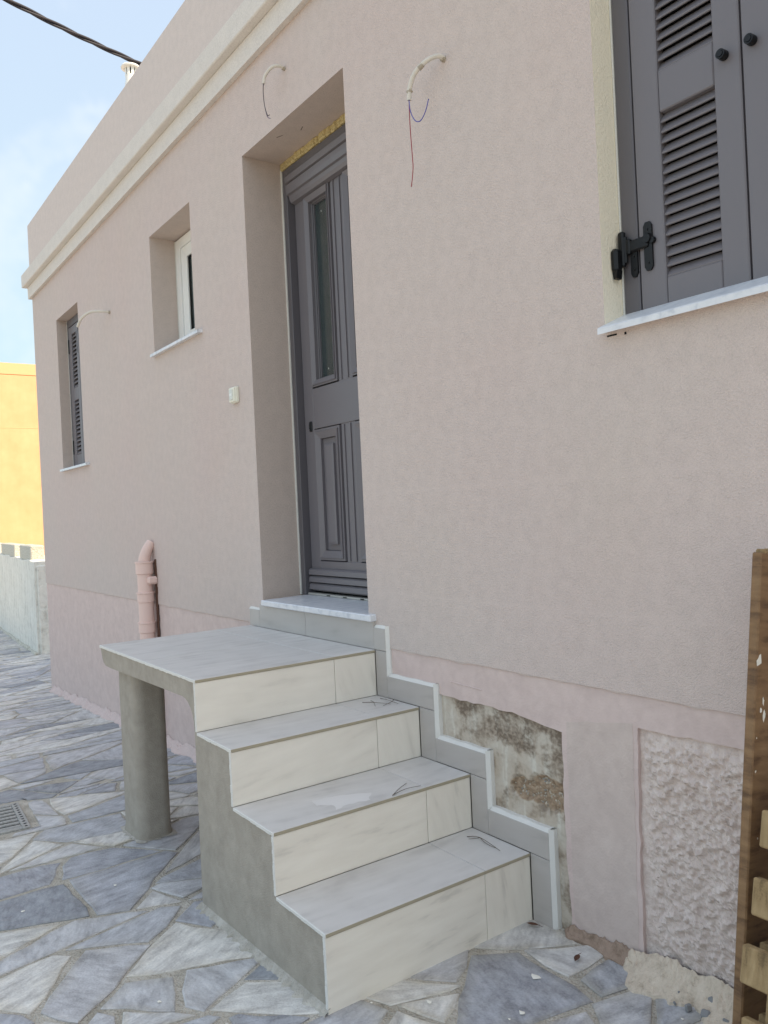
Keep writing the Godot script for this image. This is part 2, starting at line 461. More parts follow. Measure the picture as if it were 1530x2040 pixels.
func reveals(o: Array, depth: float, parent: Node, m: Material, called: String) -> void:
	S()
	var x0: float = o[0]; var x1: float = o[1]; var y0: float = o[2]; var y1: float = o[3]
	quad(Vector3(x0, y0, 0), Vector3(x0, y1, 0), Vector3(x0, y1, -depth), Vector3(x0, y0, -depth), Vector3.RIGHT)
	quad(Vector3(x1, y0, 0), Vector3(x1, y1, 0), Vector3(x1, y1, -depth), Vector3(x1, y0, -depth), Vector3.LEFT)
	quad(Vector3(x0, y1, 0), Vector3(x1, y1, 0), Vector3(x1, y1, -depth), Vector3(x0, y1, -depth), Vector3.DOWN)
	quad(Vector3(x0, y0, 0), Vector3(x1, y0, 0), Vector3(x1, y0, -depth), Vector3(x0, y0, -depth), Vector3.UP)
	done(called, m, parent)

func ragged(pts: Array, step: float, amp: float, seed_: int) -> PackedVector2Array:
	# subdivides an outline and roughens it
	var r := RandomNumberGenerator.new(); r.seed = seed_
	var out := PackedVector2Array()
	for i in pts.size():
		var a: Vector2 = pts[i]; var b: Vector2 = pts[(i + 1) % pts.size()]
		var n := maxi(1, int(a.distance_to(b) / step))
		for k in n:
			var p := a.lerp(b, float(k) / n)
			out.append(p + Vector2(r.randf_range(-amp, amp), r.randf_range(-amp, amp)))
	return out

func height_sheet(x0: float, x1: float, y0: float, y1: float, nx: int, ny: int, fz: Callable) -> void:
	# a sheet facing +z whose relief is fz(x, y); smooth normals, uv 0..1 with v down
	var dx := (x1 - x0) / nx; var dy := (y1 - y0) / ny
	var base := 0
	for j in ny + 1:
		for i in nx + 1:
			var x := x0 + dx * i; var y := y0 + dy * j
			var z: float = fz.call(x, y)
			var gx: float = (fz.call(x + dx * 0.5, y) - fz.call(x - dx * 0.5, y)) / dx
			var gy: float = (fz.call(x, y + dy * 0.5) - fz.call(x, y - dy * 0.5)) / dy
			st.set_color(Color(1, 1, 1))
			st.set_normal(Vector3(-gx, -gy, 1).normalized())
			st.set_uv(Vector2((x - x0) / (x1 - x0), 1.0 - (y - y0) / (y1 - y0)))
			st.add_vertex(Vector3(x, y, z))
	for j in ny:
		for i in nx:
			var a := base + j * (nx + 1) + i
			for k in [a, a + nx + 1, a + 1, a + 1, a + nx + 1, a + nx + 2]: st.add_index(k)

func commit_indexed(called: String, m: Material, parent: Node) -> MeshInstance3D:
	var o := MeshInstance3D.new()
	o.mesh = st.commit()
	o.material_override = m
	o.name = numbered(called, parent)
	parent.add_child(o, true)
	return o

func build_house() -> void:
	var X0 := -5.36; var X1 := 5.6; var ZB := -8.0
	var house := thing("pink_house", "pale pink rendered house with grey shutters and panelled door above the steps", "house")
	S()
	grid_wall(0.0, 0.731, 3.5, X0, X1, Vector3.BACK, true)
	grid_wall(-0.30, -0.6, 3.9, X0 + 0.3, X1 - 0.3, Vector3.FORWARD)
	# the coat ends a little proud of the plinth, on an uneven edge
	var n := 220
	var r := RandomNumberGenerator.new(); r.seed = 4
	var prev := 0.731
	for k in n:
		var nx := 0.731 - absf(r.randfn(0.0, 0.0035))
		if k == n - 1: nx = 0.731
		var a := X0 + (X1 - X0) * k / n; var b := X0 + (X1 - X0) * (k + 1) / n
		quad(Vector3(a, 0.731, 0), Vector3(b, 0.731, 0), Vector3(b, nx, -0.002), Vector3(a, prev, -0.002), Vector3.BACK)
		quad(Vector3(a, prev, -0.002), Vector3(b, nx, -0.002), Vector3(b, nx, -0.03), Vector3(a, prev, -0.03), Vector3.DOWN)
		prev = nx
	var wall := done("facade_wall", M.facade, house)
	reveals(OPEN[0], 0.25, wall, M.reveal, "door_reveal")
	reveals(OPEN[1], 0.25, wall, M.reveal, "window_reveal")
	reveals(OPEN[2], 0.16, wall, M.reveal, "window_reveal")
	reveals(OPEN[3], 0.16, wall, M.cream, "window_reveal")
	# scuffs on the door's soffit, trowel marks on the plinth, a gap under the near sill
	for q in [[-0.62, -0.060, 0.4], [-0.50, -0.110, -0.3]]:
		S(); box(Vector3(q[0] - 0.018, 3.0105, q[1] - 0.0018), Vector3(q[0] + 0.018, 3.0118, q[1] + 0.0018), 0.0004, Basis(Vector3.UP, q[2]), Vector3(q[0], 3.011, q[1]))
		done("scuff_mark", M.twig, wall)
	for q in [[0.545, 0.652, 0.045], [0.625, 0.650, 0.035]]:
		S(); box(Vector3(q[0] - q[2], q[1] - 0.002, -0.0065), Vector3(q[0] + q[2], q[1] + 0.002, -0.003), 0.0015, Basis(Vector3.BACK, -0.03), Vector3(q[0], q[1], 0))
		done("trowel_mark", M.pink, wall)
	for q in [[1.243, 1.275, 1.6985, 1.703], [1.30, 1.306, 1.694, 1.701]]:
		bx("sill_gap", M.gap, wall, Vector3(q[0], q[2], -0.002), Vector3(q[1], q[3], 0.0022), 0.0008)
	# side and back walls, roof
	bx("side_wall", M.parapet, house, Vector3(X0, -1.2, ZB), Vector3(X0 + 0.3, 3.5, -0.06), 0.0)
	bx("side_wall", M.parapet, house, Vector3(X1 - 0.3, -1.2, ZB), Vector3(X1, 3.5, -0.06), 0.0)
	bx("back_wall", M.parapet, house, Vector3(X0 + 0.3, -1.2, ZB), Vector3(X1 - 0.3, 3.5, ZB + 0.3), 0.0)
	bx("roof", M.roofing, house, Vector3(X0 + 0.2, 3.52, ZB + 0.2), Vector3(X1 - 0.2, 3.72, -0.2), 0.0)
	bx("floor_slab", M.roofing, house, Vector3(X0 + 0.3, 0.6, ZB + 0.3), Vector3(X1 - 0.3, 0.75, -0.31), 0.0)
	# parapet: a band round the roof, slightly proud of the wall below
	S()
	box(Vector3(X0 - 0.012, 3.5, -0.22), Vector3(X1 + 0.012, 4.081, 0.012), 0.006)
	box(Vector3(X0 - 0.012, 3.5, ZB), Vector3(X0 + 0.22, 4.081, -0.221), 0.006)
	box(Vector3(X1 - 0.22, 3.5, ZB), Vector3(X1 + 0.012, 4.081, -0.221), 0.006)
	box(Vector3(X0 + 0.221, 3.5, ZB), Vector3(X1 - 0.221, 4.081, ZB + 0.22), 0.006)
	done("parapet", M.parapet, house)
	# cornice: a lower fillet and a splayed upper moulding, returned round the corner
	S(); sweep_corner([Vector2(0.0005, 3.395), Vector2(0.030, 3.392), Vector2(0.031, 3.498), Vector2(0.0005, 3.499)], X0, X1)
	done("lower_moulding", M.cornice, house)
	S(); sweep_corner([Vector2(0.0006, 3.5), Vector2(0.068, 3.502), Vector2(0.073, 3.507), Vector2(0.073, 3.616), Vector2(0.069, 3.622), Vector2(0.0125, 3.69)], X0, X1)
	done("upper_moulding", M.cornice, house)
	build_plinth(house, X0, X1)
	build_door(house)
	build_shutter_window(house)
	build_small_window(house)
	build_far_window(house)

func sweep_corner(prof: Array, X0: float, X1: float) -> void:
	# prof: Vector2(projection, height); runs along the facade and mitres round its left corner
	for i in prof.size() - 1:
		var p: Vector2 = prof[i]; var q: Vector2 = prof[i + 1]
		var t := q - p
		var o := Vector2(t.y, -t.x)
		quad(Vector3(X0 - p.x, p.y, p.x), Vector3(X1, p.y, p.x), Vector3(X1, q.y, q.x), Vector3(X0 - q.x, q.y, q.x), Vector3(0, o.y, o.x))
		quad(Vector3(X0 - p.x, p.y, p.x), Vector3(X0 - p.x, p.y, -8.0), Vector3(X0 - q.x, q.y, -8.0), Vector3(X0 - q.x, q.y, q.x), Vector3(-o.x, o.y, 0))

func build_plinth(house: Node, X0: float, X1: float) -> void:
	# masonry behind the plinth's coats
	var core := bx("plinth_core", M.cement, house, Vector3(X0 + 0.31, -1.2, -0.29), Vector3(X1 - 0.31, 0.722, -0.065), 0.0)
	# pink smooth coat with an old bare patch by the stair and a roughcast panel to its right
	var coat := [PackedVector2Array([Vector2(X0, -1.2), Vector2(X1, -1.2), Vector2(X1, 0.7295), Vector2(X0, 0.7295)])]
	var patch := ragged([Vector2(0.18, -1.3), Vector2(1.010, -1.3), Vector2(1.010, 0.0), Vector2(1.000, 0.20), Vector2(1.004, 0.575), Vector2(0.80, 0.598), Vector2(0.45, 0.596), Vector2(0.30, 0.6), Vector2(0.18, 0.6)], 0.03, 0.004, 8)
	var panel := ragged([Vector2(1.262, -1.3), Vector2(3.9, -1.3), Vector2(3.9, 0.640), Vector2(1.60, 0.648), Vector2(1.275, 0.640), Vector2(1.268, 0.3), Vector2(1.262, 0.0)], 0.03, 0.003, 9)
	var shapes := []
	for c in coat:
		for d in Geometry2D.clip_polygons(c, patch):
			for e in Geometry2D.clip_polygons(d, panel): shapes.append(e)
	for s in shapes:
		S(); prism(s, -0.05, -0.006)
		done("plinth_coat", M.pink, house)
	# trowelled strip between patch and panel stands a little proud, with a sharp right edge
	S()
	prism(ragged([Vector2(1.022, 0.02), Vector2(1.247, -0.04), Vector2(1.254, 0.30), Vector2(1.262, 0.652), Vector2(1.022, 0.612)], 0.04, 0.002, 10), -0.04, -0.0052)
	done("plinth_strip", M.strip, house)
	# the bare patch, with a place where the plaster has fallen off
	var f := FastNoiseLite.new(); f.seed = 31; f.frequency = 9.0; f.fractal_octaves = 3
	var g := FastNoiseLite.new(); g.seed = 32; g.frequency = 45.0; g.fractal_octaves = 3
	var hole := func(x: float, y: float) -> float:
		var w := f.get_noise_2d(x * 2.0, y * 2.0) * 0.035
		var a := Vector2((x - 0.93) / 0.085, (y - 0.372) / 0.05).length()
		var b := Vector2((x - 0.82) / 0.055, (y - 0.362) / 0.034).length()
		return smoothstep(1.12, 0.92, minf(a, b) + w * 14.0)
	var fz := func(x: float, y: float) -> float:
		var d: float = hole.call(x, y)
		return -0.0155 + 0.0022 * f.get_noise_2d(x, y) + 0.0009 * g.get_noise_2d(x, y) - d * (0.011 + 0.012 * g.get_noise_2d(x * 0.8 + 5.0, y * 0.8))
	S(); height_sheet(0.16, 1.03, -0.10, 0.61, 170, 140, fz)
	var patch_o := commit_indexed("bare_plaster_patch", M.patch, house)
	patch_o.set_meta("label", "old stained bare plaster patch beside the steps")
	# rubble showing in the hole: crumbly brown lumps
	var r := RandomNumberGenerator.new(); r.seed = 5
	S()
	for k in 900:
		var x := r.randf_range(0.755, 1.01); var y := r.randf_range(0.322, 0.425)
		if hole.call(x, y) < 0.75: continue
		var s := r.randf_range(0.0015, 0.0055)
		var bs := Basis.from_euler(Vector3(r.randf() * TAU, r.randf() * TAU, r.randf() * TAU))
		var v := r.randf_range(0.7, 1.15)
		var w := r.randf()
		tint = (Color(0.42, 0.33, 0.24) if w < 0.5 else (Color(0.55, 0.49, 0.40) if w < 0.85 else Color(0.36, 0.34, 0.31))) * Color(v, v, v)
		box(Vector3(x - s, y - s * 0.8, -0.033 - s * 0.5), Vector3(x + s, y + s * 0.8, -0.030 + s * 0.6), s * 0.45, bs, Vector3(x, y, -0.031))
	var rub := mat(Color(1, 1, 1), 0.95); rub.vertex_color_use_as_albedo = true
	var rb := done("rubble", rub, patch_o)
	rb.set_meta("kind", "stuff")
	# roughcast: lumpy thrown plaster inside a smooth border
	var h1 := FastNoiseLite.new(); h1.seed = 41; h1.frequency = 34.0; h1.fractal_octaves = 3
	h1.domain_warp_enabled = true; h1.domain_warp_amplitude = 0.03; h1.domain_warp_frequency = 14.0
	var h2 := FastNoiseLite.new(); h2.seed = 42; h2.noise_type = FastNoiseLite.TYPE_CELLULAR; h2.frequency = 52.0; h2.fractal_type = FastNoiseLite.FRACTAL_NONE
	h2.cellular_return_type = FastNoiseLite.RETURN_DISTANCE
	var h3 := FastNoiseLite.new(); h3.seed = 43; h3.frequency = 5.0
	var rz := func(x: float, y: float) -> float:
		var edge: float = smoothstep(1.275, 1.325, x + 0.015 * h3.get_noise_2d(3.0, y * 3.0)) * smoothstep(0.645, 0.60, y + 0.012 * h3.get_noise_2d(x * 3.0, 9.0)) * (0.45 + 0.55 * smoothstep(0.03, 0.12, y))
		var l: float = 0.5 + 0.5 * h1.get_noise_2d(x, y)
		var c: float = clamp(-h2.get_noise_2d(x, y), 0.0, 1.0)
		return -0.017 + 0.006 * h3.get_noise_2d(x, y) * edge + edge * (0.024 * l * l + 0.010 * c) + 0.0012 * h1.get_noise_2d(x * 2.0, y * 2.0)
	S(); height_sheet(1.25, 2.35, -0.06, 0.655, 300, 200, rz)
	var rc := commit_indexed("roughcast_panel", M.roughcast, house)
	rc.set_meta("label", "rough pebbly plaster panel near the plank")
	# cream mortar at the foot of the panel, with pebbles caught in it
	S()
	ridge(Vector3(1.20, 0, 0.0), Vector3(2.4, 0, 0.0), 0.055, 0.085, 160, 51)
	done("mortar_footing", M.cream_mortar, house)
	S()
	ridge(Vector3(0.98, 0, -0.004), Vector3(1.255, 0, -0.004), 0.035, 0.028, 40, 52)
	done("earth_footing", M.red_earth, house)
	S()
	ridge(Vector3(-5.36, 0, -0.004), Vector3(-1.2, 0, -0.004), 0.045, 0.055, 110, 53)
	done("pink_footing", M.pink, house)
	for k in 11:
		var x := r.randf_range(1.24, 1.62)
		var z := r.randf_range(0.035, 0.085)
		var s := r.randf_range(0.003, 0.009) * (1.7 if k == 0 else 1.0)
		if k == 0: x = 1.50; z = 0.075
		S(); pebble(Vector3(x, ground_y(x) + 0.040 - z * 0.35, z), s, r)
		done("pebble", M.pebble, house)

func pebble(at: Vector3, s: float, r: RandomNumberGenerator) -> void:
	var bs := Basis.from_euler(Vector3(r.randf() * TAU, r.randf() * TAU, r.randf() * TAU))
	var k: Vector3 = Vector3(1.0, r.randf_range(0.4, 0.7), r.randf_range(0.6, 1.0)) * s
	box(at - k, at + k, s * 0.28, bs, at)

func ridge(a: Vector3, b: Vector3, hgt: float, wid: float, n: int, seed_: int) -> void:
	# an uneven mortar fillet lying along the foot of a wall that faces +z
	var f := FastNoiseLite.new(); f.seed = seed_; f.frequency = 1.0; f.fractal_octaves = 3
	var rows := []
	var m := 9
	for i in n + 1:
		var p := a.lerp(b, float(i) / n)
		var k := 1.0 + 0.7 * f.get_noise_2d(p.x * 5.0, 1.0)
		var w := 1.0 + 0.8 * f.get_noise_2d(p.x * 7.0, 31.0)
		var e: float = min(1.0, min(i, n - i) / 4.0)
		var row := []
		for j in m + 1:
			var t := float(j) / m
			var y := hgt * k * e * (1.0 - t) * (1.0 - 0.45 * t)
			y += (0.011 * f.get_noise_2d(p.x * 22.0, t * 2.5 + 7.0) + 0.006 * f.get_noise_2d(p.x * 60.0, t * 6.0)) * (1.0 - t) * e
			row.append(Vector3(p.x, ground_y(p.x) + maxf(y, -0.002) - (0.02 if j == m else 0.0) + 0.006, p.z + wid * w * e * t))
		rows.append(row)
	for i in n:
		for j in m: quad(rows[i][j], rows[i + 1][j], rows[i + 1][j + 1], rows[i][j + 1], Vector3(0, 1, 0.6))

func frame_rect(x0: float, x1: float, y0: float, y1: float, w: float, z0: float, z1: float, slope := 0.0) -> void:
	# a mitred rectangular moulding facing +z: outer edge at height z1, inner edge lowered by slope
	var o := [Vector2(x0, y0), Vector2(x1, y0), Vector2(x1, y1), Vector2(x0, y1)]
	var i := [Vector2(x0 + w, y0 + w), Vector2(x1 - w, y0 + w), Vector2(x1 - w, y1 - w), Vector2(x0 + w, y1 - w)]
	var c := Vector3((x0 + x1) / 2, (y0 + y1) / 2, 0)
	for k in 4:
		var l := (k + 1) % 4
		var a: Vector2 = o[k]; var b: Vector2 = o[l]; var p: Vector2 = i[k]; var q: Vector2 = i[l]
		quad(Vector3(a.x, a.y, z1), Vector3(b.x, b.y, z1), Vector3(q.x, q.y, z1 - slope), Vector3(p.x, p.y, z1 - slope), Vector3.BACK)
		var od := Vector3((a.x + b.x) / 2, (a.y + b.y) / 2, 0) - c
		quad(Vector3(a.x, a.y, z0), Vector3(b.x, b.y, z0), Vector3(b.x, b.y, z1), Vector3(a.x, a.y, z1), od)
		quad(Vector3(p.x, p.y, z0), Vector3(q.x, q.y, z0), Vector3(q.x, q.y, z1 - slope), Vector3(p.x, p.y, z1 - slope), -od)

func build_door(house: Node) -> void:
	var zf := -0.212; var zl := -0.252
	# the leaf: stiles and rails round four openings, drawn as boxes that butt
	S()
	var L := -0.842; var R := -0.03
	var bk := zl - 0.04
	box(Vector3(L, 0.875, bk), Vector3(-0.755, 2.97, zl), 0.002)
	box(Vector3(-0.515, 0.985, bk), Vector3(-0.400, 2.81, zl - 0.004), 0.002)
	box(Vector3(-0.160, 0.875, bk), Vector3(R, 2.97, zl), 0.002)
	box(Vector3(-0.7545, 1.672, bk), Vector3(-0.1605, 1.870, zl), 0.002)
	box(Vector3(-0.7545, 0.875, bk), Vector3(-0.1605, 1.025, zl), 0.002)
	box(Vector3(-0.7545, 2.812, bk), Vector3(-0.1605, 2.97, zl), 0.002)
	var door := done("front_door", M.grey, house)
	door.set_meta("label", "grey panelled front door set deep in its opening")
	# frame
	bx("frame_post", M.grey_dark, door, Vector3(-0.884, 0.857, -0.29), Vector3(-0.846, 2.975, zf), 0.003)
	bx("frame_post", M.grey_dark, door, Vector3(-0.026, 0.857, -0.29), Vector3(0.012, 2.975, zf), 0.003)
	bx("frame_head", M.grey_dark, door, Vector3(-0.8455, 2.935, -0.29), Vector3(-0.0265, 2.975, zf + 0.001), 0.003)
	bx("sealing_strip", M.plaster_white, door, Vector3(-0.895, 0.857, -0.235), Vector3(-0.8845, 2.99, -0.206), 0.003)
	S()
	var r := RandomNumberGenerator.new(); r.seed = 71
	var x := -0.89
	while x < 0.015:
		var w := r.randf_range(0.02, 0.06)
		box(Vector3(x, 2.976, -0.24), Vector3(min(x + w, 0.018), 3.0125, -0.196 - r.randf_range(0.0, 0.012)), 0.005)
		x += w - 0.001
	done("foam_filler", M.foam, door)
	bx("frame_backing", M.gap, door, Vector3(-0.893, 0.84, -0.30), Vector3(0.02, 3.03, -0.2925), 0.0)
	# dark room seen through the glazing
	# moulded head over the leaf
	S()
	stepped_bar(L + 0.004, R - 0.004, [Vector2(2.800, 0.0), Vector2(2.806, 0.022), Vector2(2.822, 0.030), Vector2(2.838, 0.034), Vector2(2.842, 0.046), Vector2(2.866, 0.050), Vector2(2.886, 0.050), Vector2(2.890, 0.040), Vector2(2.894, 0.040), Vector2(2.898, 0.052), Vector2(2.926, 0.054), Vector2(2.930, 0.0)], zl)
	done("head_moulding", M.grey, door)
	# weather boards at the foot
	for k in 3:
		var y0 := 0.884 + k * 0.036
		S()
		stepped_bar(L + 0.012, R - 0.012, [Vector2(y0, 0.0), Vector2(y0 + 0.002, 0.026), Vector2(y0 + 0.024, 0.024), Vector2(y0 + 0.031, 0.016), Vector2(y0 + 0.0335, 0.0)], zl)
		done("weather_board", M.grey, door)
	bx("threshold_strip", M.steel, door, Vector3(-0.84, 0.858, -0.262), Vector3(-0.03, 0.868, -0.222), 0.002)
	for k in 5:
		bx("drain_slot", M.gap, door, Vector3(-0.66 + k * 0.145, 0.8605, -0.2222), Vector3(-0.63 + k * 0.145, 0.8655, -0.2205), 0.0005)
	# panels
	for c in [[-0.755, -0.515], [-0.400, -0.160]]:
		var x0: float = c[0] + 0.005; var x1: float = c[1] - 0.005
		# glazed upper panel
		S()
		frame_rect(x0, x1, 1.876, 2.806, 0.009, bk, zl + 0.004)
		frame_rect(x0 + 0.009, x1 - 0.009, 1.885, 2.797, 0.024, bk, zl + 0.010, 0.012)
		done("glazing_frame", M.grey, door)
		S()
		frame_rect(x0 + 0.0335, x1 - 0.0335, 1.9095, 2.7725, 0.006, bk, zl - 0.018, 0.004)
		frame_rect(x0 + 0.0395, x1 - 0.0395, 1.9155, 2.7665, 0.004, bk - 0.02, zl - 0.026, 0.002)
		done("glazing_bead", M.grey_dark, door)
		bx("glass_pane", M.glass, door, Vector3(x0 + 0.042, 1.918, zl - 0.038), Vector3(x1 - 0.042, 2.764, zl - 0.034), 0.0)
		bx("pane_backing", M.room, door, Vector3(x0 + 0.03, 1.90, -0.2925), Vector3(x1 - 0.03, 2.78, -0.2905), 0.0)  # dark sheet behind the glass, the unlit room's shade put into its colour
		for y in [1.955, 2.715]:
			S(); box(Vector3(x0 + 0.100, y - 0.004, zl - 0.034), Vector3(x0 + 0.106, y + 0.004, zl - 0.031), 0.001)
			done("pane_clip", M.steel, door)
		# lower panel with a raised field
		S()
		frame_rect(x0, x1, 1.030, 1.667, 0.012, bk, zl + 0.004)
		frame_rect(x0 + 0.012, x1 - 0.012, 1.042, 1.655, 0.034, bk, zl + 0.010, 0.012)
		done("panel_moulding", M.grey, door)
		S()
		box(Vector3(x0 + 0.0465, 1.077, bk), Vector3(x1 - 0.0465, 1.620, zl - 0.016), 0.001)
		var fx0 := x0 + 0.075; var fx1 := x1 - 0.075
		frame_rect(fx0, fx1, 1.106, 1.590, 0.012, zl - 0.017, zl - 0.004, -0.004)
		box(Vector3(fx0 + 0.012, 1.118, zl - 0.017), Vector3(fx1 - 0.012, 1.578, zl - 0.0005), 0.0)
		done("raised_panel", M.grey, door)
	# a thin groove line each side of the middle mullion
	for gx in [-0.486, -0.432]:
		bx("mullion_bead", M.grey, door, Vector3(gx - 0.003, 1.03, zl - 0.005), Vector3(gx + 0.003, 1.667, zl + 0.002), 0.001)
		bx("mullion_bead", M.grey, door, Vector3(gx - 0.003, 1.876, zl - 0.005), Vector3(gx + 0.003, 2.80, zl + 0.002), 0.001)
	# lock cylinder with its escutcheon
	S()
	box(Vector3(-0.792, 1.662, zl - 0.001), Vector3(-0.770, 1.712, zl + 0.008), 0.006)
	box(Vector3(-0.786, 1.674, zl + 0.005), Vector3(-0.776, 1.700, zl + 0.013), 0.003)
	done("lock_cylinder", M.iron, door)
	# marble threshold
	S()
	uvo = Vector2(0.3, 0.1)
	var bs := Basis.from_euler(Vector3(0.012, 0, 0))
	box(Vector3(-0.862, 0.830, -0.246), Vector3(0.072, 0.857, 0.030), 0.004, bs, Vector3(0, 0.857, -0.25))
	uvo = Vector2.ZERO
	done("marble_threshold", M.marble, door)

func stepped_bar(x0: float, x1: float, prof: Array, z: float) -> void:
	# prof: Vector2(height, projection) from bottom to top, drawn along x with closed ends
	for i in prof.size() - 1:
		var p: Vector2 = prof[i]; var q: Vector2 = prof[i + 1]
		var t := Vector2(q.x - p.x, q.y - p.y)
		quad(Vector3(x0, p.x, z + p.y), Vector3(x1, p.x, z + p.y), Vector3(x1, q.x, z + q.y), Vector3(x0, q.x, z + q.y), Vector3(0, -t.y, t.x))
		for e in [[x0, Vector3.LEFT], [x1, Vector3.RIGHT]]:
			quad(Vector3(e[0], p.x, z), Vector3(e[0], q.x, z), Vector3(e[0], q.x, z + q.y), Vector3(e[0], p.x, z + p.y), e[1])

func louvres(parent: Node, x0: float, x1: float, y0: float, y1: float, pitch: float, z: float) -> void:
	# slanting slats, each a piece of its own
	S()
	box(Vector3(x0 - 0.002, -0.0165, -0.0035), Vector3(x1 + 0.002, 0.0165, 0.0035), 0.0025, Basis.from_euler(Vector3(-0.62, 0, 0)), Vector3.ZERO)
	var first: MeshInstance3D = null
	var n := int(round((y1 - y0) / pitch))
	var step := (y1 - y0) / n
	for k in n:
		var at := Vector3(0, y0 + step * (k + 0.5), z)
		if first == null:
			first = done("slat", M.grey, parent)
			first.position = at
		else: share("slat", first, parent, at)

func shutter_leaf(parent: Node, x0: float, x1: float, y0: float, y1: float, z: float, lx0: float, lx1: float, zones: Array, pitch: float) -> void:
	bx("stile", M.grey, parent, Vector3(x0, y0, z - 0.034), Vector3(lx0, y1, z), 0.003)
	bx("stile", M.grey, parent, Vector3(lx1, y0, z - 0.034), Vector3(x1, y1, z), 0.003)
	var ends := [y0]
	for q in zones: ends.append_array(q)
	ends.append(y1)
	for k in range(0, ends.size(), 2):
		bx("rail", M.grey, parent, Vector3(lx0 + 0.0008, ends[k], z - 0.034), Vector3(lx1 - 0.0008, ends[k + 1], z - 0.0008), 0.003)
	for q in zones: louvres(parent, lx0, lx1, q[0], q[1], pitch, z - 0.016)
	bx("backing_board", M.gap, parent, Vector3(x0 + 0.01, y0 + 0.01, z - 0.05), Vector3(x1 - 0.01, y1 - 0.01, z - 0.046), 0.0)

func build_shutter_window(house: Node) -> void:
	var z := -0.082
	S()
	box(Vector3(1.2425, 1.752, -0.15), Vector3(1.294, 3.005, z), 0.003)
	box(Vector3(1.936, 1.752, -0.15), Vector3(1.9875, 3.005, z), 0.003)
	box(Vector3(1.2945, 2.955, -0.15), Vector3(1.9355, 3.005, z), 0.003)
	var w := done("shuttered_window", M.grey_dark, house)
	w.set_meta("label", "large grey louvred shutters with black knobs")
	bx("sealing_strip", M.plaster_white, w, Vector3(1.2362, 1.75, -0.10), Vector3(1.2422, 3.008, z + 0.003), 0.002)
	bx("frame_backing", M.gap, w, Vector3(1.236, 1.72, -0.172), Vector3(1.99, 3.01, -0.160), 0.0)
	shutter_leaf(w, 1.298, 1.609, 1.758, 2.952, z, 1.378, 1.538, [[1.838, 2.272], [2.380, 2.872]], 0.0272)
	shutter_leaf(w, 1.614, 1.932, 1.758, 2.952, z, 1.692, 1.852, [[1.838, 2.272], [2.380, 2.872]], 0.0272)
	# knobs
	for kx in [1.570, 1.643]:
		S()
		var ring := []
		tube([Vector3(kx, 2.328, z - 0.002), Vector3(kx, 2.328, z + 0.004)], 0.011, 0.011, 18)
		tube([Vector3(kx, 2.328, z + 0.0035), Vector3(kx, 2.328, z + 0.009), Vector3(kx, 2.328, z + 0.0155), Vector3(kx, 2.328, z + 0.0215)], 0.0125, 0.0118, 18)
		tube([Vector3(kx, 2.328, z + 0.0212), Vector3(kx, 2.328, z + 0.023)], 0.0085, 0.007, 18)
		done("knob", M.iron, w)
	# strap hinge: two upright plates joined by a knuckle, and the hold-back on the jamb
	S()
	plate(1.330, 1.868, 1.998, 0.026, z, 0.006)
	tube([Vector3(1.330, 1.953, z + 0.004), Vector3(1.330, 1.953, z + 0.014)], 0.016, 0.012, 14)
	tube([Vector3(1.344, 1.945, z + 0.002), Vector3(1.344, 1.945, z + 0.010)], 0.010, 0.008, 12)
	box(Vector3(1.268, 1.930, z + 0.003), Vector3(1.332, 1.962, z + 0.013), 0.004)
	done("hinge", M.iron, w)
	S()
	plate(1.283, 1.862, 1.938, 0.022, z, 0.005)
	box(Vector3(1.256, 1.925, z + 0.002), Vector3(1.278, 1.968, z + 0.016), 0.003)
	tube([Vector3(1.262, 1.905, z + 0.012), Vector3(1.262, 1.975, z + 0.012)], 0.006, 0.006, 12)
	done("hinge_bracket", M.iron, w)
	S()
	box(Vector3(1.243, 1.895, z + 0.006), Vector3(1.262, 1.992, z + 0.022), 0.004)
	box(Vector3(1.232, 1.880, z + 0.014), Vector3(1.256, 1.945, z + 0.046), 0.008)
	prism(PackedVector2Array([Vector2(1.236, 1.886), Vector2(1.254, 1.886), Vector2(1.250, 1.862), Vector2(1.240, 1.862)]), z + 0.018, z + 0.040)
	done("shutter_catch", M.iron, w)
	sill(w, 1.236, 2.03, 1.770, 1.722, -0.085, 0.032)

func plate(x: float, y0: float, y1: float, w: float, z: float, t: float) -> void:
	# an upright plate with clipped, pointed ends
	var h := w / 2
	var pts := PackedVector2Array([Vector2(x - h, y0 + 0.010), Vector2(x - h * 0.5, y0), Vector2(x + h * 0.5, y0), Vector2(x + h, y0 + 0.010), Vector2(x + h, y1 - 0.010), Vector2(x + h * 0.5, y1), Vector2(x - h * 0.5, y1), Vector2(x - h, y1 - 0.010)])
	prism(pts, z - 0.001, z + t)
	for y in [y0 + 0.02, y1 - 0.02]: tube([Vector3(x, y, z + t - 0.001), Vector3(x, y, z + t + 0.0018)], 0.004, 0.003, 8)

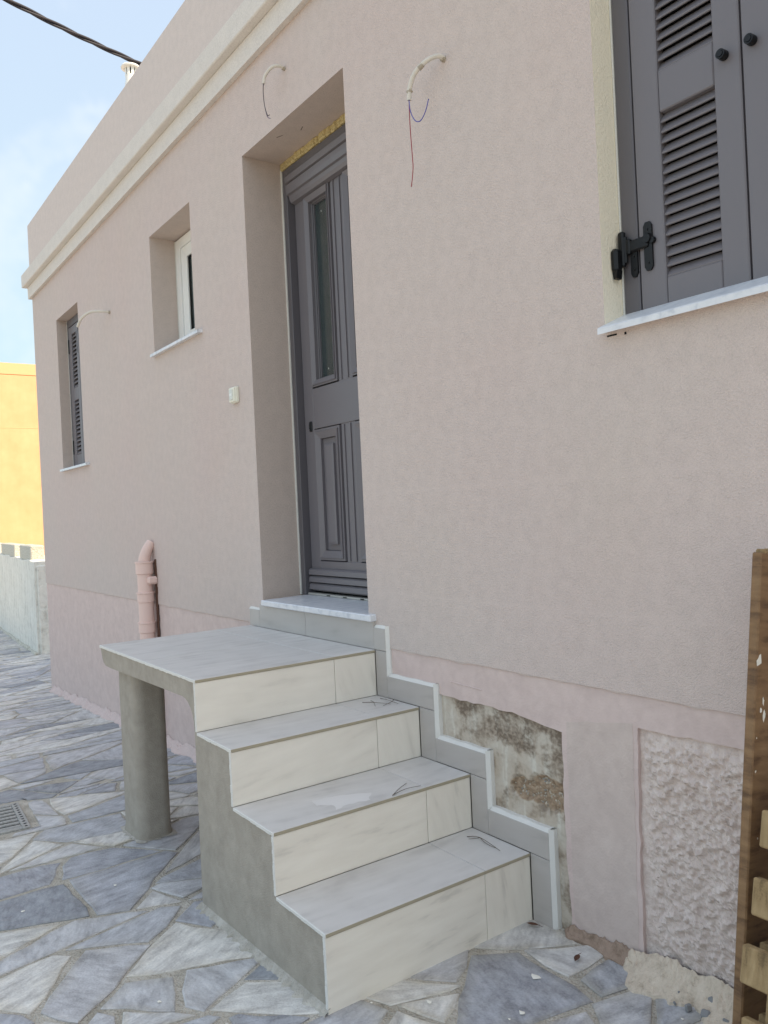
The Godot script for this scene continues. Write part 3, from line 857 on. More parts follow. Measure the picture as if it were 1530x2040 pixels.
func sill(parent: Node, x0: float, x1: float, yb: float, yf: float, zb: float, zf: float) -> void:
	# a thin sloping marble slab
	S()
	var t := 0.018
	var a := [Vector3(x0, yb, zb), Vector3(x1, yb, zb), Vector3(x1, yf + 0.001, zf - 0.004), Vector3(x0, yf + 0.001, zf - 0.004)]
	quad(a[0], a[1], a[2], a[3], Vector3.UP)
	quad(a[3], a[2], Vector3(x1, yf - 0.003, zf), Vector3(x0, yf - 0.003, zf), Vector3(0, 1, 1))
	quad(Vector3(x0, yf - 0.003, zf), Vector3(x1, yf - 0.003, zf), Vector3(x1, yf - t, zf), Vector3(x0, yf - t, zf), Vector3.BACK)
	quad(Vector3(x0, yf - t, zf), Vector3(x1, yf - t, zf), Vector3(x1, yb - t, zb), Vector3(x0, yb - t, zb), Vector3.DOWN)
	for e in [[x0, Vector3.LEFT], [x1, Vector3.RIGHT]]:
		quad(Vector3(e[0], yb, zb), Vector3(e[0], yf + 0.001, zf - 0.004), Vector3(e[0], yf - t, zf), Vector3(e[0], yb - t, zb), e[1])
	done("window_sill", M.marble, parent)

func build_small_window(house: Node) -> void:
	var z := -0.165
	S()
	frame_rect(-2.206, -1.574, 2.312, 3.010, 0.055, -0.235, z, 0.004)
	var w := done("white_window", M.white, house)
	w.set_meta("label", "small white framed window")
	bx("pane_backing", M.plaster_white, w, Vector3(-2.214, 2.285, -0.262), Vector3(-1.566, 3.018, -0.250), 0.0)  # white curtain behind the pane
	S()
	frame_rect(-2.149, -1.631, 2.369, 2.953, 0.062, -0.22, z - 0.012, 0.010)
	done("sash", M.white, w)
	S()
	frame_rect(-2.0868, -1.6932, 2.4312, 2.8908, 0.005, -0.215, z - 0.030, 0.0)
	done("rubber_seal", M.gap, w)
	bx("glass_pane", M.glass, w, Vector3(-2.082, 2.436, -0.208), Vector3(-1.698, 2.886, -0.203), 0.0)
	bx("sealing_strip", M.plaster_white, w, Vector3(-2.2145, 2.30, -0.19), Vector3(-2.2062, 3.014, z + 0.004), 0.002)
	sill(w, -2.216, -1.465, 2.303, 2.289, -0.17, 0.03)

func build_far_window(house: Node) -> void:
	var z := -0.085
	S()
	box(Vector3(-4.526, 1.745, -0.15), Vector3(-4.492, 3.006, z), 0.002)
	box(Vector3(-3.906, 1.745, -0.15), Vector3(-3.872, 3.006, z), 0.002)
	box(Vector3(-4.4915, 2.945, -0.15), Vector3(-3.9065, 3.006, z - 0.001), 0.002)
	var w := done("shuttered_window", M.grey_dark, house)
	w.set_meta("label", "narrow grey louvred shutters near the far corner")
	bx("frame_backing", M.gap, w, Vector3(-4.531, 1.725, -0.172), Vector3(-3.867, 3.01, -0.160), 0.0)
	bx("sealing_strip", M.plaster_white, w, Vector3(-4.5312, 1.745, -0.11), Vector3(-4.5262, 3.008, z + 0.003), 0.001)
	shutter_leaf(w, -4.489, -4.204, 1.75, 2.938, z, -4.412, -4.270, [[1.853, 2.310], [2.415, 2.872]], 0.036)
	shutter_leaf(w, -4.194, -3.909, 1.75, 2.938, z, -4.128, -3.986, [[1.853, 2.310], [2.415, 2.872]], 0.036)
	for y in [2.78, 1.92]:
		bx("hinge", M.iron, w, Vector3(-4.497, y - 0.06, z - 0.002), Vector3(-4.482, y + 0.06, z + 0.008), 0.003)
	sill(w, -4.533, -3.735, 1.742, 1.735, -0.09, 0.03)

# ---------------------------------------------------------------- the stair
const SX := [0.866, 0.600, 0.335, 0.070]      # x of each riser's face
const SY := [0.180, 0.361, 0.541, 0.718]      # height of each tread
const SW := 0.752
const XL := -1.022

func tile(called: String, m: Material, parent: Node, lo: Vector3, hi: Vector3, turn := 0.0) -> MeshInstance3D:
	S()
	uvs = 0.9
	uvo = Vector2(rng.randf(), rng.randf())
	uvr = turn + rng.randfn(0.0, 0.10)
	box(lo, hi, 0.0012)
	uvs = 1.0; uvo = Vector2.ZERO; uvr = 0.0
	return done(called, m, parent)

func build_stair() -> void:
	var stair := thing("tiled_staircase", "outdoor staircase with pale tiled steps, cement sides and a landing on a post", "staircase")
	# cement body with an arch under the landing
	var p := PackedVector2Array()
	var t := 0.010
	p.append_array([Vector2(0.040, -0.4), Vector2(0.043, 0.40), Vector2(0.043, 0.535)])
	for k in 7:
		var a := float(k) / 6 * PI / 2
		p.append(Vector2(-0.055 + 0.098 * cos(a), 0.545 + 0.098 * sin(a)))
	p.append_array([Vector2(-0.30, 0.640), Vector2(-0.90, 0.632), Vector2(-0.955, 0.634), Vector2(-0.985, 0.645), Vector2(-0.998, 0.66), Vector2(XL + 0.003, SY[3] - t)])
	for k in [3, 2, 1, 0]:
		p.append(Vector2(SX[k] - t, SY[k] - t))
		if k > 0: p.append(Vector2(SX[k] - t, SY[k - 1] - t))
	p.append(Vector2(SX[0] - t, -0.4))
	S(); prism(p, -0.02, SW - 0.003)
	done("cement_body", M.cement, stair)
	# tiles: every tread and riser is a long piece and a short one by the wall
	var zj := 0.20
	for k in 4:
		var back: float = SX[k + 1] + 0.0005 if k < 3 else -0.45
		for q in [[0.0135, zj - 0.001], [zj + 0.001, SW]]:
			if k < 3: tile("tread_tile", M.tread, stair, Vector3(back, SY[k] - 0.0095, q[0]), Vector3(SX[k] + 0.002, SY[k], q[1]))
			var low: float = SY[k - 1] + 0.0005 if k > 0 else ground_y(0.87) - 0.05
			tile("riser_tile", M.tile_vein if (k < 2) else M.tile, stair, Vector3(SX[k] - 0.0095, low, q[0]), Vector3(SX[k], SY[k] - 0.0115, q[1]), PI / 2 if q[1] > 0.5 else 0.15)
	for q in [[0.0135, zj - 0.001], [zj + 0.001, SW]]:
		tile("landing_tile", M.tread, stair, Vector3(-0.449, SY[3] - 0.0095, q[0]), Vector3(SX[3] + 0.002, SY[3], q[1]))
		tile("landing_tile", M.tread, stair, Vector3(XL, SY[3] - 0.0095, q[0]), Vector3(-0.451, SY[3], q[1]))
	for k in 4:
		bx("edge_trim", M.edge_trim, stair, Vector3(SX[k] - 0.009, SY[k] - 0.0112, 0.0135), Vector3(SX[k] + 0.0012, SY[k] - 0.0097, SW - 0.001), 0.0)
		bx("edge_trim", M.edge_trim, stair, Vector3(SX[k] + 0.0002, SY[k] - 0.0098, 0.0136), Vector3(SX[k] + 0.0028, SY[k] - 0.0012, SW - 0.0006), 0.0006)
	# white grout smeared along the outer edges of the tiles
	var r := RandomNumberGenerator.new(); r.seed = 15
	S()
	for k in 4:
		var xe: float = SX[k + 1] if k < 3 else XL
		var x: float = xe
		while x < SX[k]:
			var d := r.randf_range(0.010, 0.03)
			var g := r.randf_range(0.0, 0.0018)
			box(Vector3(x, SY[k] - 0.010 - g, SW - 0.004), Vector3(min(x + d, SX[k] + 0.002), SY[k] - 0.001, SW + 0.0012 + g * 0.4), 0.0008)
			x += d
		var lo: float = SY[k - 1] if k > 0 else ground_y(0.87)
		var y: float = lo
		while y < SY[k] - 0.012:
			var d := r.randf_range(0.010, 0.03)
			var g := r.randf_range(0.0, 0.0018)
			box(Vector3(SX[k] - 0.010 - g, y, SW - 0.004), Vector3(SX[k] - 0.0005, min(y + d, SY[k] - 0.012), SW + 0.0012 + g * 0.4), 0.0008)
			y += d
	done("grout_edge", M.grout, stair)
	# a dried plaster smear on one tread
	S()
	var sm := ragged([Vector2(0.47, 0.46), Vector2(0.52, 0.36), Vector2(0.575, 0.40), Vector2(0.56, 0.47), Vector2(0.575, 0.53), Vector2(0.53, 0.51), Vector2(0.50, 0.55), Vector2(0.455, 0.54)], 0.012, 0.005, 44)
	for i in sm.size(): tri(Vector3(0.52, SY[1] + 0.0009, 0.455), Vector3(sm[i].x, SY[1] + 0.0003, sm[i].y), Vector3(sm[(i + 1) % sm.size()].x, SY[1] + 0.0003, sm[(i + 1) % sm.size()].y), Vector3.UP)
	done("plaster_smear", M.smear, stair)
	# skirting tiles that climb the wall with the steps, under a white grout bevel
	var fz := 0.013
	var hh := 0.083
	var vx := [0.948, 0.681, 0.423, 0.143]
	var pieces := []
	for k in 4:
		var lo: float = ground_y(0.9) - 0.05 if k == 0 else SY[k - 1] + 0.0
		pieces.append([SX[k] + 0.003, vx[k], lo, SY[k] - 0.001])
		if k < 3: pieces.append([vx[k + 1] + 0.0012, vx[k], SY[k] + 0.001, SY[k] + hh])
	pieces.append([0.0665, vx[3], SY[3] + 0.001, SY[3] + hh + 0.003])
	for q in pieces: tile("skirting_tile", M.tile_grey, stair, Vector3(q[0], q[2], -0.02), Vector3(q[1], q[3], fz), PI / 2 - 0.2)
	tile("threshold_tile", M.tile_grey, stair, Vector3(-0.466 + 0.001, SY[3] + 0.0005, -0.02), Vector3(0.0655, 0.8285, fz), PI / 2)
	tile("threshold_tile", M.tile_grey, stair, Vector3(-0.912, SY[3] + 0.0005, -0.02), Vector3(-0.466 - 0.001, 0.8285, fz), PI / 2)
	tile("skirting_tile", M.tile_grey, stair, Vector3(-1.022, SY[3] + 0.0005, -0.02), Vector3(-0.9132, 0.800, fz))
	S()
	for k in 4:
		var top: float = SY[k] + hh if k < 3 else SY[3] + hh + 0.003
		var lo: float = SY[k - 1] + hh + 0.0 if k > 0 else ground_y(0.95) - 0.02
		var x1: float = vx[k]
		var x0: float = vx[k + 1] + 0.011 if k < 3 else 0.068
		bevel_strip_top(x0, x1, top, fz)
		bevel_strip_side(x1, lo, top, fz)
	done("grout_bevel", M.grout, stair)
	S()
	bevel_strip_top(-1.03, -0.9132, 0.800, fz)
	done("grout_bevel", M.grout, stair)
	# the post under the landing: a rectangle with well-rounded corners
	var out := PackedVector2Array()
	var c := Vector2(-0.842, 0.632); var h := Vector2(0.118, 0.072); var rad := 0.045
	for q in 4:
		var s := Vector2([1, -1, -1, 1][q], [1, 1, -1, -1][q])
		for k in 7:
			var a := PI / 2 * (q + k / 6.0)
			out.append(c + s * (h - Vector2(rad, rad)) + Vector2(cos(a), sin(a)) * rad)
	S()
	var f := FastNoiseLite.new(); f.seed = 19; f.frequency = 2.2
	var rows := []
	var ys := [-0.2, -0.085, -0.06, 0.1, 0.25, 0.4, 0.5, 0.585, 0.66]
	for y in ys:
		var row := []
		var gw := 1.0 + (0.06 if y < -0.07 else 0.0)
		for i in out.size():
			var d := out[i] - c
			var k: float = gw + 0.02 * f.get_noise_2d(d.angle() * 0.6, y * 2.0)
			row.append(Vector3(c.x + d.x * k, y, c.y + d.y * k))
		rows.append(row)
	for j in rows.size() - 1:
		for i in out.size():
			var l := (i + 1) % out.size()
			var na := Vector3(out[i].x - c.x, 0, out[i].y - c.y)
			var a: Vector3 = rows[j][i]; var b: Vector3 = rows[j][l]; var d: Vector3 = rows[j + 1][l]; var e: Vector3 = rows[j + 1][i]
			var n1 := smooth_n(out, i); var n2 := smooth_n(out, l)
			var ord := [[a, n1], [e, n1], [d, n2], [a, n1], [d, n2], [b, n2]]
			if (d - a).cross(e - a).dot(na) < 0: ord = [[a, n1], [d, n2], [e, n1], [a, n1], [b, n2], [d, n2]]
			for w in ord: vert(w[0], w[1], n1)
	done("support_post", M.cement, stair)

func smooth_n(p: PackedVector2Array, i: int) -> Vector3:
	var a := p[(i + p.size() - 1) % p.size()]; var b := p[(i + 1) % p.size()]
	var t := (b - a).normalized()
	return Vector3(t.y, 0, -t.x)

func bevel_strip_top(x0: float, x1: float, y: float, z: float) -> void:
	var n := maxi(2, int((x1 - x0) / 0.03))
	for k in n:
		var a := lerpf(x0, x1, float(k) / n); var b := lerpf(x0, x1, float(k + 1) / n)
		var ja := 0.010 + 0.0015 * sin(k * 1.7); var jb := 0.010 + 0.0015 * sin((k + 1) * 1.7)
		quad(Vector3(a, y + 0.0005, z - 0.001), Vector3(b, y + 0.0005, z - 0.001), Vector3(b, y + jb, 0.001), Vector3(a, y + ja, 0.001), Vector3(0, 1, 1))
		quad(Vector3(a, y + ja, 0.001), Vector3(b, y + jb, 0.001), Vector3(b, y + jb, -0.02), Vector3(a, y + ja, -0.02), Vector3.UP)
	quad(Vector3(x1, y, -0.02), Vector3(x1, y, z - 0.001), Vector3(x1 + 0.006, y + 0.012, 0.001), Vector3(x1 + 0.006, y + 0.012, -0.02), Vector3.RIGHT)

func bevel_strip_side(x: float, y0: float, y1: float, z: float) -> void:
	quad(Vector3(x + 0.0005, y0, z - 0.001), Vector3(x + 0.0005, y1 + 0.012, z - 0.001), Vector3(x + 0.012, y1 + 0.012, 0.001), Vector3(x + 0.012, y0, 0.001), Vector3(1, 0, 1))
	quad(Vector3(x + 0.012, y0, 0.001), Vector3(x + 0.012, y1 + 0.012, 0.001), Vector3(x + 0.012, y1 + 0.012, -0.02), Vector3(x + 0.012, y0, -0.02), Vector3.RIGHT)

# ---------------------------------------------------------------- paving
func poly_area(p: PackedVector2Array) -> float:
	var a := 0.0
	for i in p.size(): a += p[i].cross(p[(i + 1) % p.size()])
	return absf(a) / 2

func crack(p: PackedVector2Array, out: Array, r: RandomNumberGenerator) -> void:
	var c := Vector2.ZERO
	for v in p: c += v
	c /= p.size()
	var far := c.x < -2.6
	var want := r.randf_range(0.045, 0.14) if far else (r.randf_range(0.025, 0.19) if r.randf() < 0.7 else r.randf_range(0.012, 0.04))
	var area := poly_area(p)
	if area < want:
		out.append(p); return
	# split across the longest way, longer stones lying across the lane further off
	var sq := 0.42 if far else 0.8
	var best := Vector2.RIGHT; var most := -1.0
	for k in 12:
		var d := Vector2.from_angle(PI * k / 12)
		var lo := 1e9; var hi := -1e9
		for v in p:
			var t := Vector2(v.x, v.y * sq).dot(d)
			lo = min(lo, t); hi = max(hi, t)
		if hi - lo > most: most = hi - lo; best = d
	var dir := Vector2(-best.y, best.x / sq if sq > 0 else best.x).normalized().rotated(r.randfn(0.0, 0.30))
	var at := c + Vector2(r.randf_range(-0.16, 0.16), r.randf_range(-0.16, 0.16)) * sqrt(area)
	var L := 60.0
	var half := PackedVector2Array([at - dir * L, at + dir * L, at + dir * L + dir.orthogonal() * L, at - dir * L + dir.orthogonal() * L])
	for q in Geometry2D.intersect_polygons(p, half): crack(q, out, r)
	for q in Geometry2D.clip_polygons(p, half): crack(q, out, r)

func in_frame(x: float, z: float) -> float:
	# 0 when outside the picture, else nearness
	var d := Vector3(x, ground_y(x), z) - CAM
	var fwd := Vector3(-sin(YAW), 0, -cos(YAW)); var rt := Vector3(cos(YAW), 0, -sin(YAW))
	var dz := d.dot(fwd)
	if dz < 0.4: return 0.0
	if absf(d.dot(rt) / dz) > 0.55 or absf(d.y / dz) > 0.75: return 0.0
	return 1.0 / d.length()

func stone(p: PackedVector2Array, r: RandomNumberGenerator) -> bool:
	# adds one flagstone to the current surface; p is its outline in x-z
	var gap := 0.0035 + absf(r.randfn(0.0, 0.0055))
	var shr := Geometry2D.offset_polygon(p, -gap, Geometry2D.JOIN_ROUND)
	if shr.is_empty(): return false
	var q: PackedVector2Array = shr[0]
	if poly_area(q) < 0.004: return false
	var o := PackedVector2Array()
	for i in q.size():
		var a := q[i]; var b := q[(i + 1) % q.size()]
		var n := clampi(int(a.distance_to(b) / 0.07), 1, 6)
		for k in n:
			var v := a.lerp(b, (k + (0.16 if k == 0 and n > 1 else 0.0)) / n)
			if n > 1: v += Vector2(r.randfn(0.0, 0.0035), r.randfn(0.0, 0.0035))
			o.append(v)
	var c := Vector2.ZERO
	for v in o: c += v
	c /= o.size()
	var hgt := 0.0035 + r.randf_range(-0.001, 0.002)
	var tx := r.randfn(0.0, 0.002); var tz := r.randfn(0.0, 0.002)
	var Y := func(v: Vector2, e: float) -> Vector3: return Vector3(v.x, ground_y(v.x) + e + (v.x - c.x) * tx + (v.y - c.y) * tz, v.y)
	var dirt := Color(0.84, 0.80, 0.72)
	var soil := r.randf_range(0.25, 1.0) * (1.0 if c.x < 0.75 or c.y > 0.75 else 1.5)
	var inner := PackedVector2Array(); var lip := PackedVector2Array(); var edge := []; var body := []
	for v in o:
		var l := v.distance_to(c)
		lip.append(v.lerp(c, minf(0.3, 0.005 / l)))
		inner.append(v.lerp(c, clampf(r.randf_range(0.015, 0.075) / l, 0.05, 0.5)))
		edge.append(Color(1, 1, 1).lerp(dirt, clampf(r.randf_range(0.35, 1.3) * soil, 0.0, 1.0)))
		body.append(Color(1, 1, 1).lerp(dirt, clampf(r.randf_range(-0.4, 0.4) * soil, 0.0, 1.0)))
	var put := func(v: Vector2, e: float, col: Color) -> void:
		tint = col
		vert(Y.call(v, e), Vector3.UP, Vector3.UP)
	for i in o.size():
		var l := (i + 1) % o.size()
		var ccw := (lip[i] - c).cross(lip[l] - c) > 0
		var A := [lip[i], hgt, edge[i]]; var B := [lip[l], hgt, edge[l]]; var C := [inner[l], hgt, body[l]]; var D := [inner[i], hgt, body[i]]; var E := [c, hgt, Color(1, 1, 1)]
		for t in [[A, B, C], [A, C, D], [D, C, E]]:
			for k in [0, 1, 2] if ccw else [0, 2, 1]: put.call(t[k][0], t[k][1], t[k][2])
		tint = edge[i]
		quad(Y.call(lip[i], hgt), Y.call(lip[l], hgt), Y.call(o[l], hgt - 0.002), Y.call(o[i], hgt - 0.002), Vector3.UP)
		var od := Vector3((o[i].x + o[l].x) / 2 - c.x, 0, (o[i].y + o[l].y) / 2 - c.y)
		quad(Y.call(o[i], hgt - 0.002), Y.call(o[l], hgt - 0.002), Y.call(o[l], -0.008), Y.call(o[i], -0.008), od)
	tint = Color(1, 1, 1)
	return true

func build_ground() -> void:
	S()
	# one sheet to the horizon, lying on the lane's slope
	var xs := [-260.0, -60.0, -16.0, -8.0, -4.0, -1.0, 1.0, 3.5, 12.0, 60.0, 260.0]
	var zs := [-260.0, -40.0, -2.0, 0.5, 3.2, 12.0, 60.0, 260.0]
	var gy := func(x: float) -> float: return ground_y(clampf(x, -60.0, 60.0))
	for i in xs.size() - 1:
		for j in zs.size() - 1:
			quad(Vector3(xs[i], gy.call(xs[i]), zs[j]), Vector3(xs[i + 1], gy.call(xs[i + 1]), zs[j]), Vector3(xs[i + 1], gy.call(xs[i + 1]), zs[j + 1]), Vector3(xs[i], gy.call(xs[i]), zs[j + 1]), Vector3.UP)
	var ground := done("lane_ground", M.mortar)
	ground.set_meta("kind", "structure")
	var r := RandomNumberGenerator.new(); r.seed = 2024
	var cells := []
	crack(PackedVector2Array([Vector2(-14.5, -2.0), Vector2(-5.37, -2.0), Vector2(-5.37, 0.0), Vector2(3.4, 0.0), Vector2(3.4, 3.2), Vector2(-14.5, 3.2)]), cells, r)
	var hole := PackedVector2Array([Vector2(-1.80, 0.945), Vector2(-1.27, 0.985), Vector2(-1.30, 1.50), Vector2(-1.83, 1.46)])
	var list := []
	for q in cells:
		for s in Geometry2D.clip_polygons(q, hole):
			var c := Vector2.ZERO
			for v in s: c += v
			c /= s.size()
			list.append([in_frame(c.x, c.y) * sqrt(poly_area(s)) + 0.0001 / (1.0 + c.distance_to(Vector2(1.5, 1.2))), s, c])
	list.sort_custom(func(a, b): return a[0] > b[0])
	var count := 0
	var rest := {}
	for e in list:
		var k: int = r.randi() % M.stones.size()
		var c: Vector2 = e[2]
		if count < 296:
			S()
			uvs = 1.25; uvr = r.randfn(0.35, 0.8); uvo = Vector2(r.randf(), r.randf())
			if stone(e[1], r):
				done("paving_stone", M.stones[k], ground)
				count += 1
		else:
			if not rest.has(k % 4): rest[k % 4] = []
			rest[k % 4].append(e[1])
	for k in rest:
		S()
		for s in rest[k]:
			uvs = 1.25; uvr = r.randfn(0.35, 0.8); uvo = Vector2(r.randf(), r.randf())
			stone(s, r)
		var o := done("paving_stones", M.stones[k], ground)
		o.set_meta("kind", "stuff")
	uvs = 1.0; uvr = 0.0; uvo = Vector2.ZERO
	# cement smeared along the foot of the stair and round its post
	S()
	var f := FastNoiseLite.new(); f.seed = 66; f.frequency = 16.0; f.fractal_octaves = 4
	var n := 90
	for i in n:
		var a := lerpf(0.03, 0.87, float(i) / n); var b := lerpf(0.03, 0.87, float(i + 1) / n)
		var wa := 0.008 + 0.05 * pow(absf(f.get_noise_1d(a)), 1.3); var wb := 0.008 + 0.05 * pow(absf(f.get_noise_1d(b)), 1.3)
		quad(Vector3(a, ground_y(a) + 0.019, SW - 0.004), Vector3(b, ground_y(b) + 0.019, SW - 0.004), Vector3(b, ground_y(b) + 0.009, SW + wb), Vector3(a, ground_y(a) + 0.009, SW + wa), Vector3.UP)
		quad(Vector3(a, ground_y(a) + 0.009, SW + wa), Vector3(b, ground_y(b) + 0.009, SW + wb), Vector3(b, ground_y(b) - 0.002, SW + wb + 0.006), Vector3(a, ground_y(a) - 0.002, SW + wa + 0.006), Vector3.UP)
	done("cement_smear", M.haze, ground)
	S()
	for i in 64:
		var q := []
		for e in [i, i + 1]:
			var an: float = TAU * e / 64
			var d := Vector2(cos(an), sin(an))
			var s: float = 1.0 / maxf(absf(d.x) / 0.12, absf(d.y) / 0.074)
			q.append(Vector2(-0.842, 0.632) + d * (s + 0.012 + 0.035 * absf(f.get_noise_2d(d.x * 0.4, d.y * 0.4))))
		tri(Vector3(-0.842, ground_y(-0.842) + 0.018, 0.632), Vector3(q[0].x, ground_y(q[0].x) + 0.0065, q[0].y), Vector3(q[1].x, ground_y(q[1].x) + 0.0065, q[1].y), Vector3.UP)
	done("cement_smear", M.haze, ground)
	build_flecks(ground)

func build_flecks(ground: Node) -> void:
	# dried drops of white paint and plaster on the flags
	var r := RandomNumberGenerator.new(); r.seed = 404
	for k in 15:
		var at := Vector2(r.randf_range(0.9, 1.6), r.randf_range(0.08, 0.75)) if k < 10 else Vector2(r.randf_range(-0.6, 1.2), r.randf_range(0.8, 1.35))
		var s := r.randf_range(0.003, 0.009) * (1.8 if k == 0 or k == 5 else 1.0)
		S()
		var pts := []
		for m in 9:
			var an := TAU * m / 9; var ra := r.randf_range(0.5, 1.15) * s
			pts.append(Vector3(at.x + cos(an) * ra * 1.3, ground_y(at.x) + 0.0068, at.y + sin(an) * ra))
		for m in 9: tri(Vector3(at.x, ground_y(at.x) + 0.0082, at.y), pts[m], pts[(m + 1) % 9], Vector3.UP)
		done("paint_fleck", M.paint_fleck, ground)

func build_drain() -> void:
	# a cast grate let into the paving, slots across
	var d := thing("drain_grate", "metal slotted drain grate set flush in the marble paving", "drain grate", Vector3(-1.545, ground_y(-1.545), 1.225))
	d.rotation = Vector3(0, -0.07, atan(0.0385))
	bx("pit", M.gap, d, Vector3(-0.215, -0.02, -0.215), Vector3(0.215, 0.0015, 0.215), 0.0)
	S()
	for q in [[-0.225, 0.225, -0.225, -0.19], [-0.225, 0.225, 0.19, 0.225], [-0.225, -0.19, -0.1895, 0.1895], [0.19, 0.225, -0.1895, 0.1895]]:
		box(Vector3(q[0], -0.01, q[2]), Vector3(q[1], 0.0095, q[3]), 0.0015)
	done("frame", M.grate, d)
	var first: MeshInstance3D = null
	for k in 7:
		var x := -0.165 + k * 0.055
		if first == null:
			S(); box(Vector3(-0.0135, -0.008, -0.19), Vector3(0.0135, 0.0085, 0.19), 0.003)
			first = done("bar", M.grate, d)
			first.position.x = x
		else: share("bar", first, d, Vector3(x, 0, 0))
	first = null
	for k in 22:
		var at := Vector3(-0.20 + (k % 11) * 0.04, 0.0094, -0.2075 if k < 11 else 0.2075)
		if first == null:
			S(); lathe(Vector3.ZERO, [Vector2(0.0075, 0.0), Vector2(0.006, 0.0012), Vector2(0.0001, 0.0013)], 10)
			first = done("stud_hole", M.gap, d)
			first.position = at
		else: share("stud_hole", first, d, at)

# ---------------------------------------------------------------- things on and about the house
func build_pipe() -> void:
	var c := Vector3(-2.425, 0, 0.056)
	var gy := ground_y(c.x)
	var pipe := thing("drain_pipe", "short pink plastic drain pipe with collars on the wall beside the landing", "pipe", Vector3(c.x, gy, c.z))
	S(); lathe(Vector3.ZERO, [Vector2(0.048, -0.02), Vector2(0.048, 0.99 - gy)], 28)
	done("pipe", M.pvc, pipe)
	for q in [[0.925, 1.006, 0.056, true], [0.745, 0.812, 0.054, false], [0.552, 0.622, 0.054, false]]:
		S()
		var prof := [Vector2(0.047, q[0] - gy), Vector2(q[2], q[0] + 0.004 - gy), Vector2(q[2], q[1] - 0.012 - gy), Vector2(q[2] + 0.004, q[1] - 0.010 - gy), Vector2(q[2] + 0.004, q[1] - 0.002 - gy), Vector2(q[2], q[1] - gy), Vector2(0.040, q[1] - gy)]
		lathe(Vector3.ZERO, prof, 28)
		done("collar", M.pvc, pipe)
	S()
	tube(curve([Vector3(0, 0.985 - gy, 0), Vector3(0, 1.03 - gy, -0.004), Vector3(0.002, 1.08 - gy, -0.022), Vector3(0.004, 1.125 - gy, -0.052)], 12), 0.040, 0.030, 20)
	done("neck", M.pvc, pipe)
	S(); box(Vector3(0.030, 0.86 - gy, -0.062), Vector3(0.074, 0.91 - gy, 0.006), 0.012)
	done("pipe_clip", M.pvc, pipe)
	S()
	var r := RandomNumberGenerator.new(); r.seed = 91
	var y := 0.40
	while y < 1.0:
		var w := r.randf_range(0.018, 0.034)
		box(Vector3(0.036, y - gy, -0.058), Vector3(0.050 + w * 0.6, y + 0.045 - gy, -0.050), 0.003)
		y += 0.044
	done("open_joint", M.leaf, pipe)

func conduit(called: String, label: String, root: Vector3, tubepts: Array, rad: float, wires: Array, m: Material) -> Node3D:
	var t := thing(called, label, "cable conduit", root, "conduits left for wall lamps")
	S(); tube(curve(tubepts, 18), rad, rad * 1.05, 12)
	done("tube", m, t)
	S(); tube([Vector3(0, 0, -0.003), Vector3(0, 0, 0.012)], rad * 1.35, rad * 1.15, 12)
	done("wall_ring", M.tape, t)
	for w in wires:
		S(); tube(curve(w[0], 20), 0.0016, 0.0016, 6)
		done("wire", w[1], t)
	return t

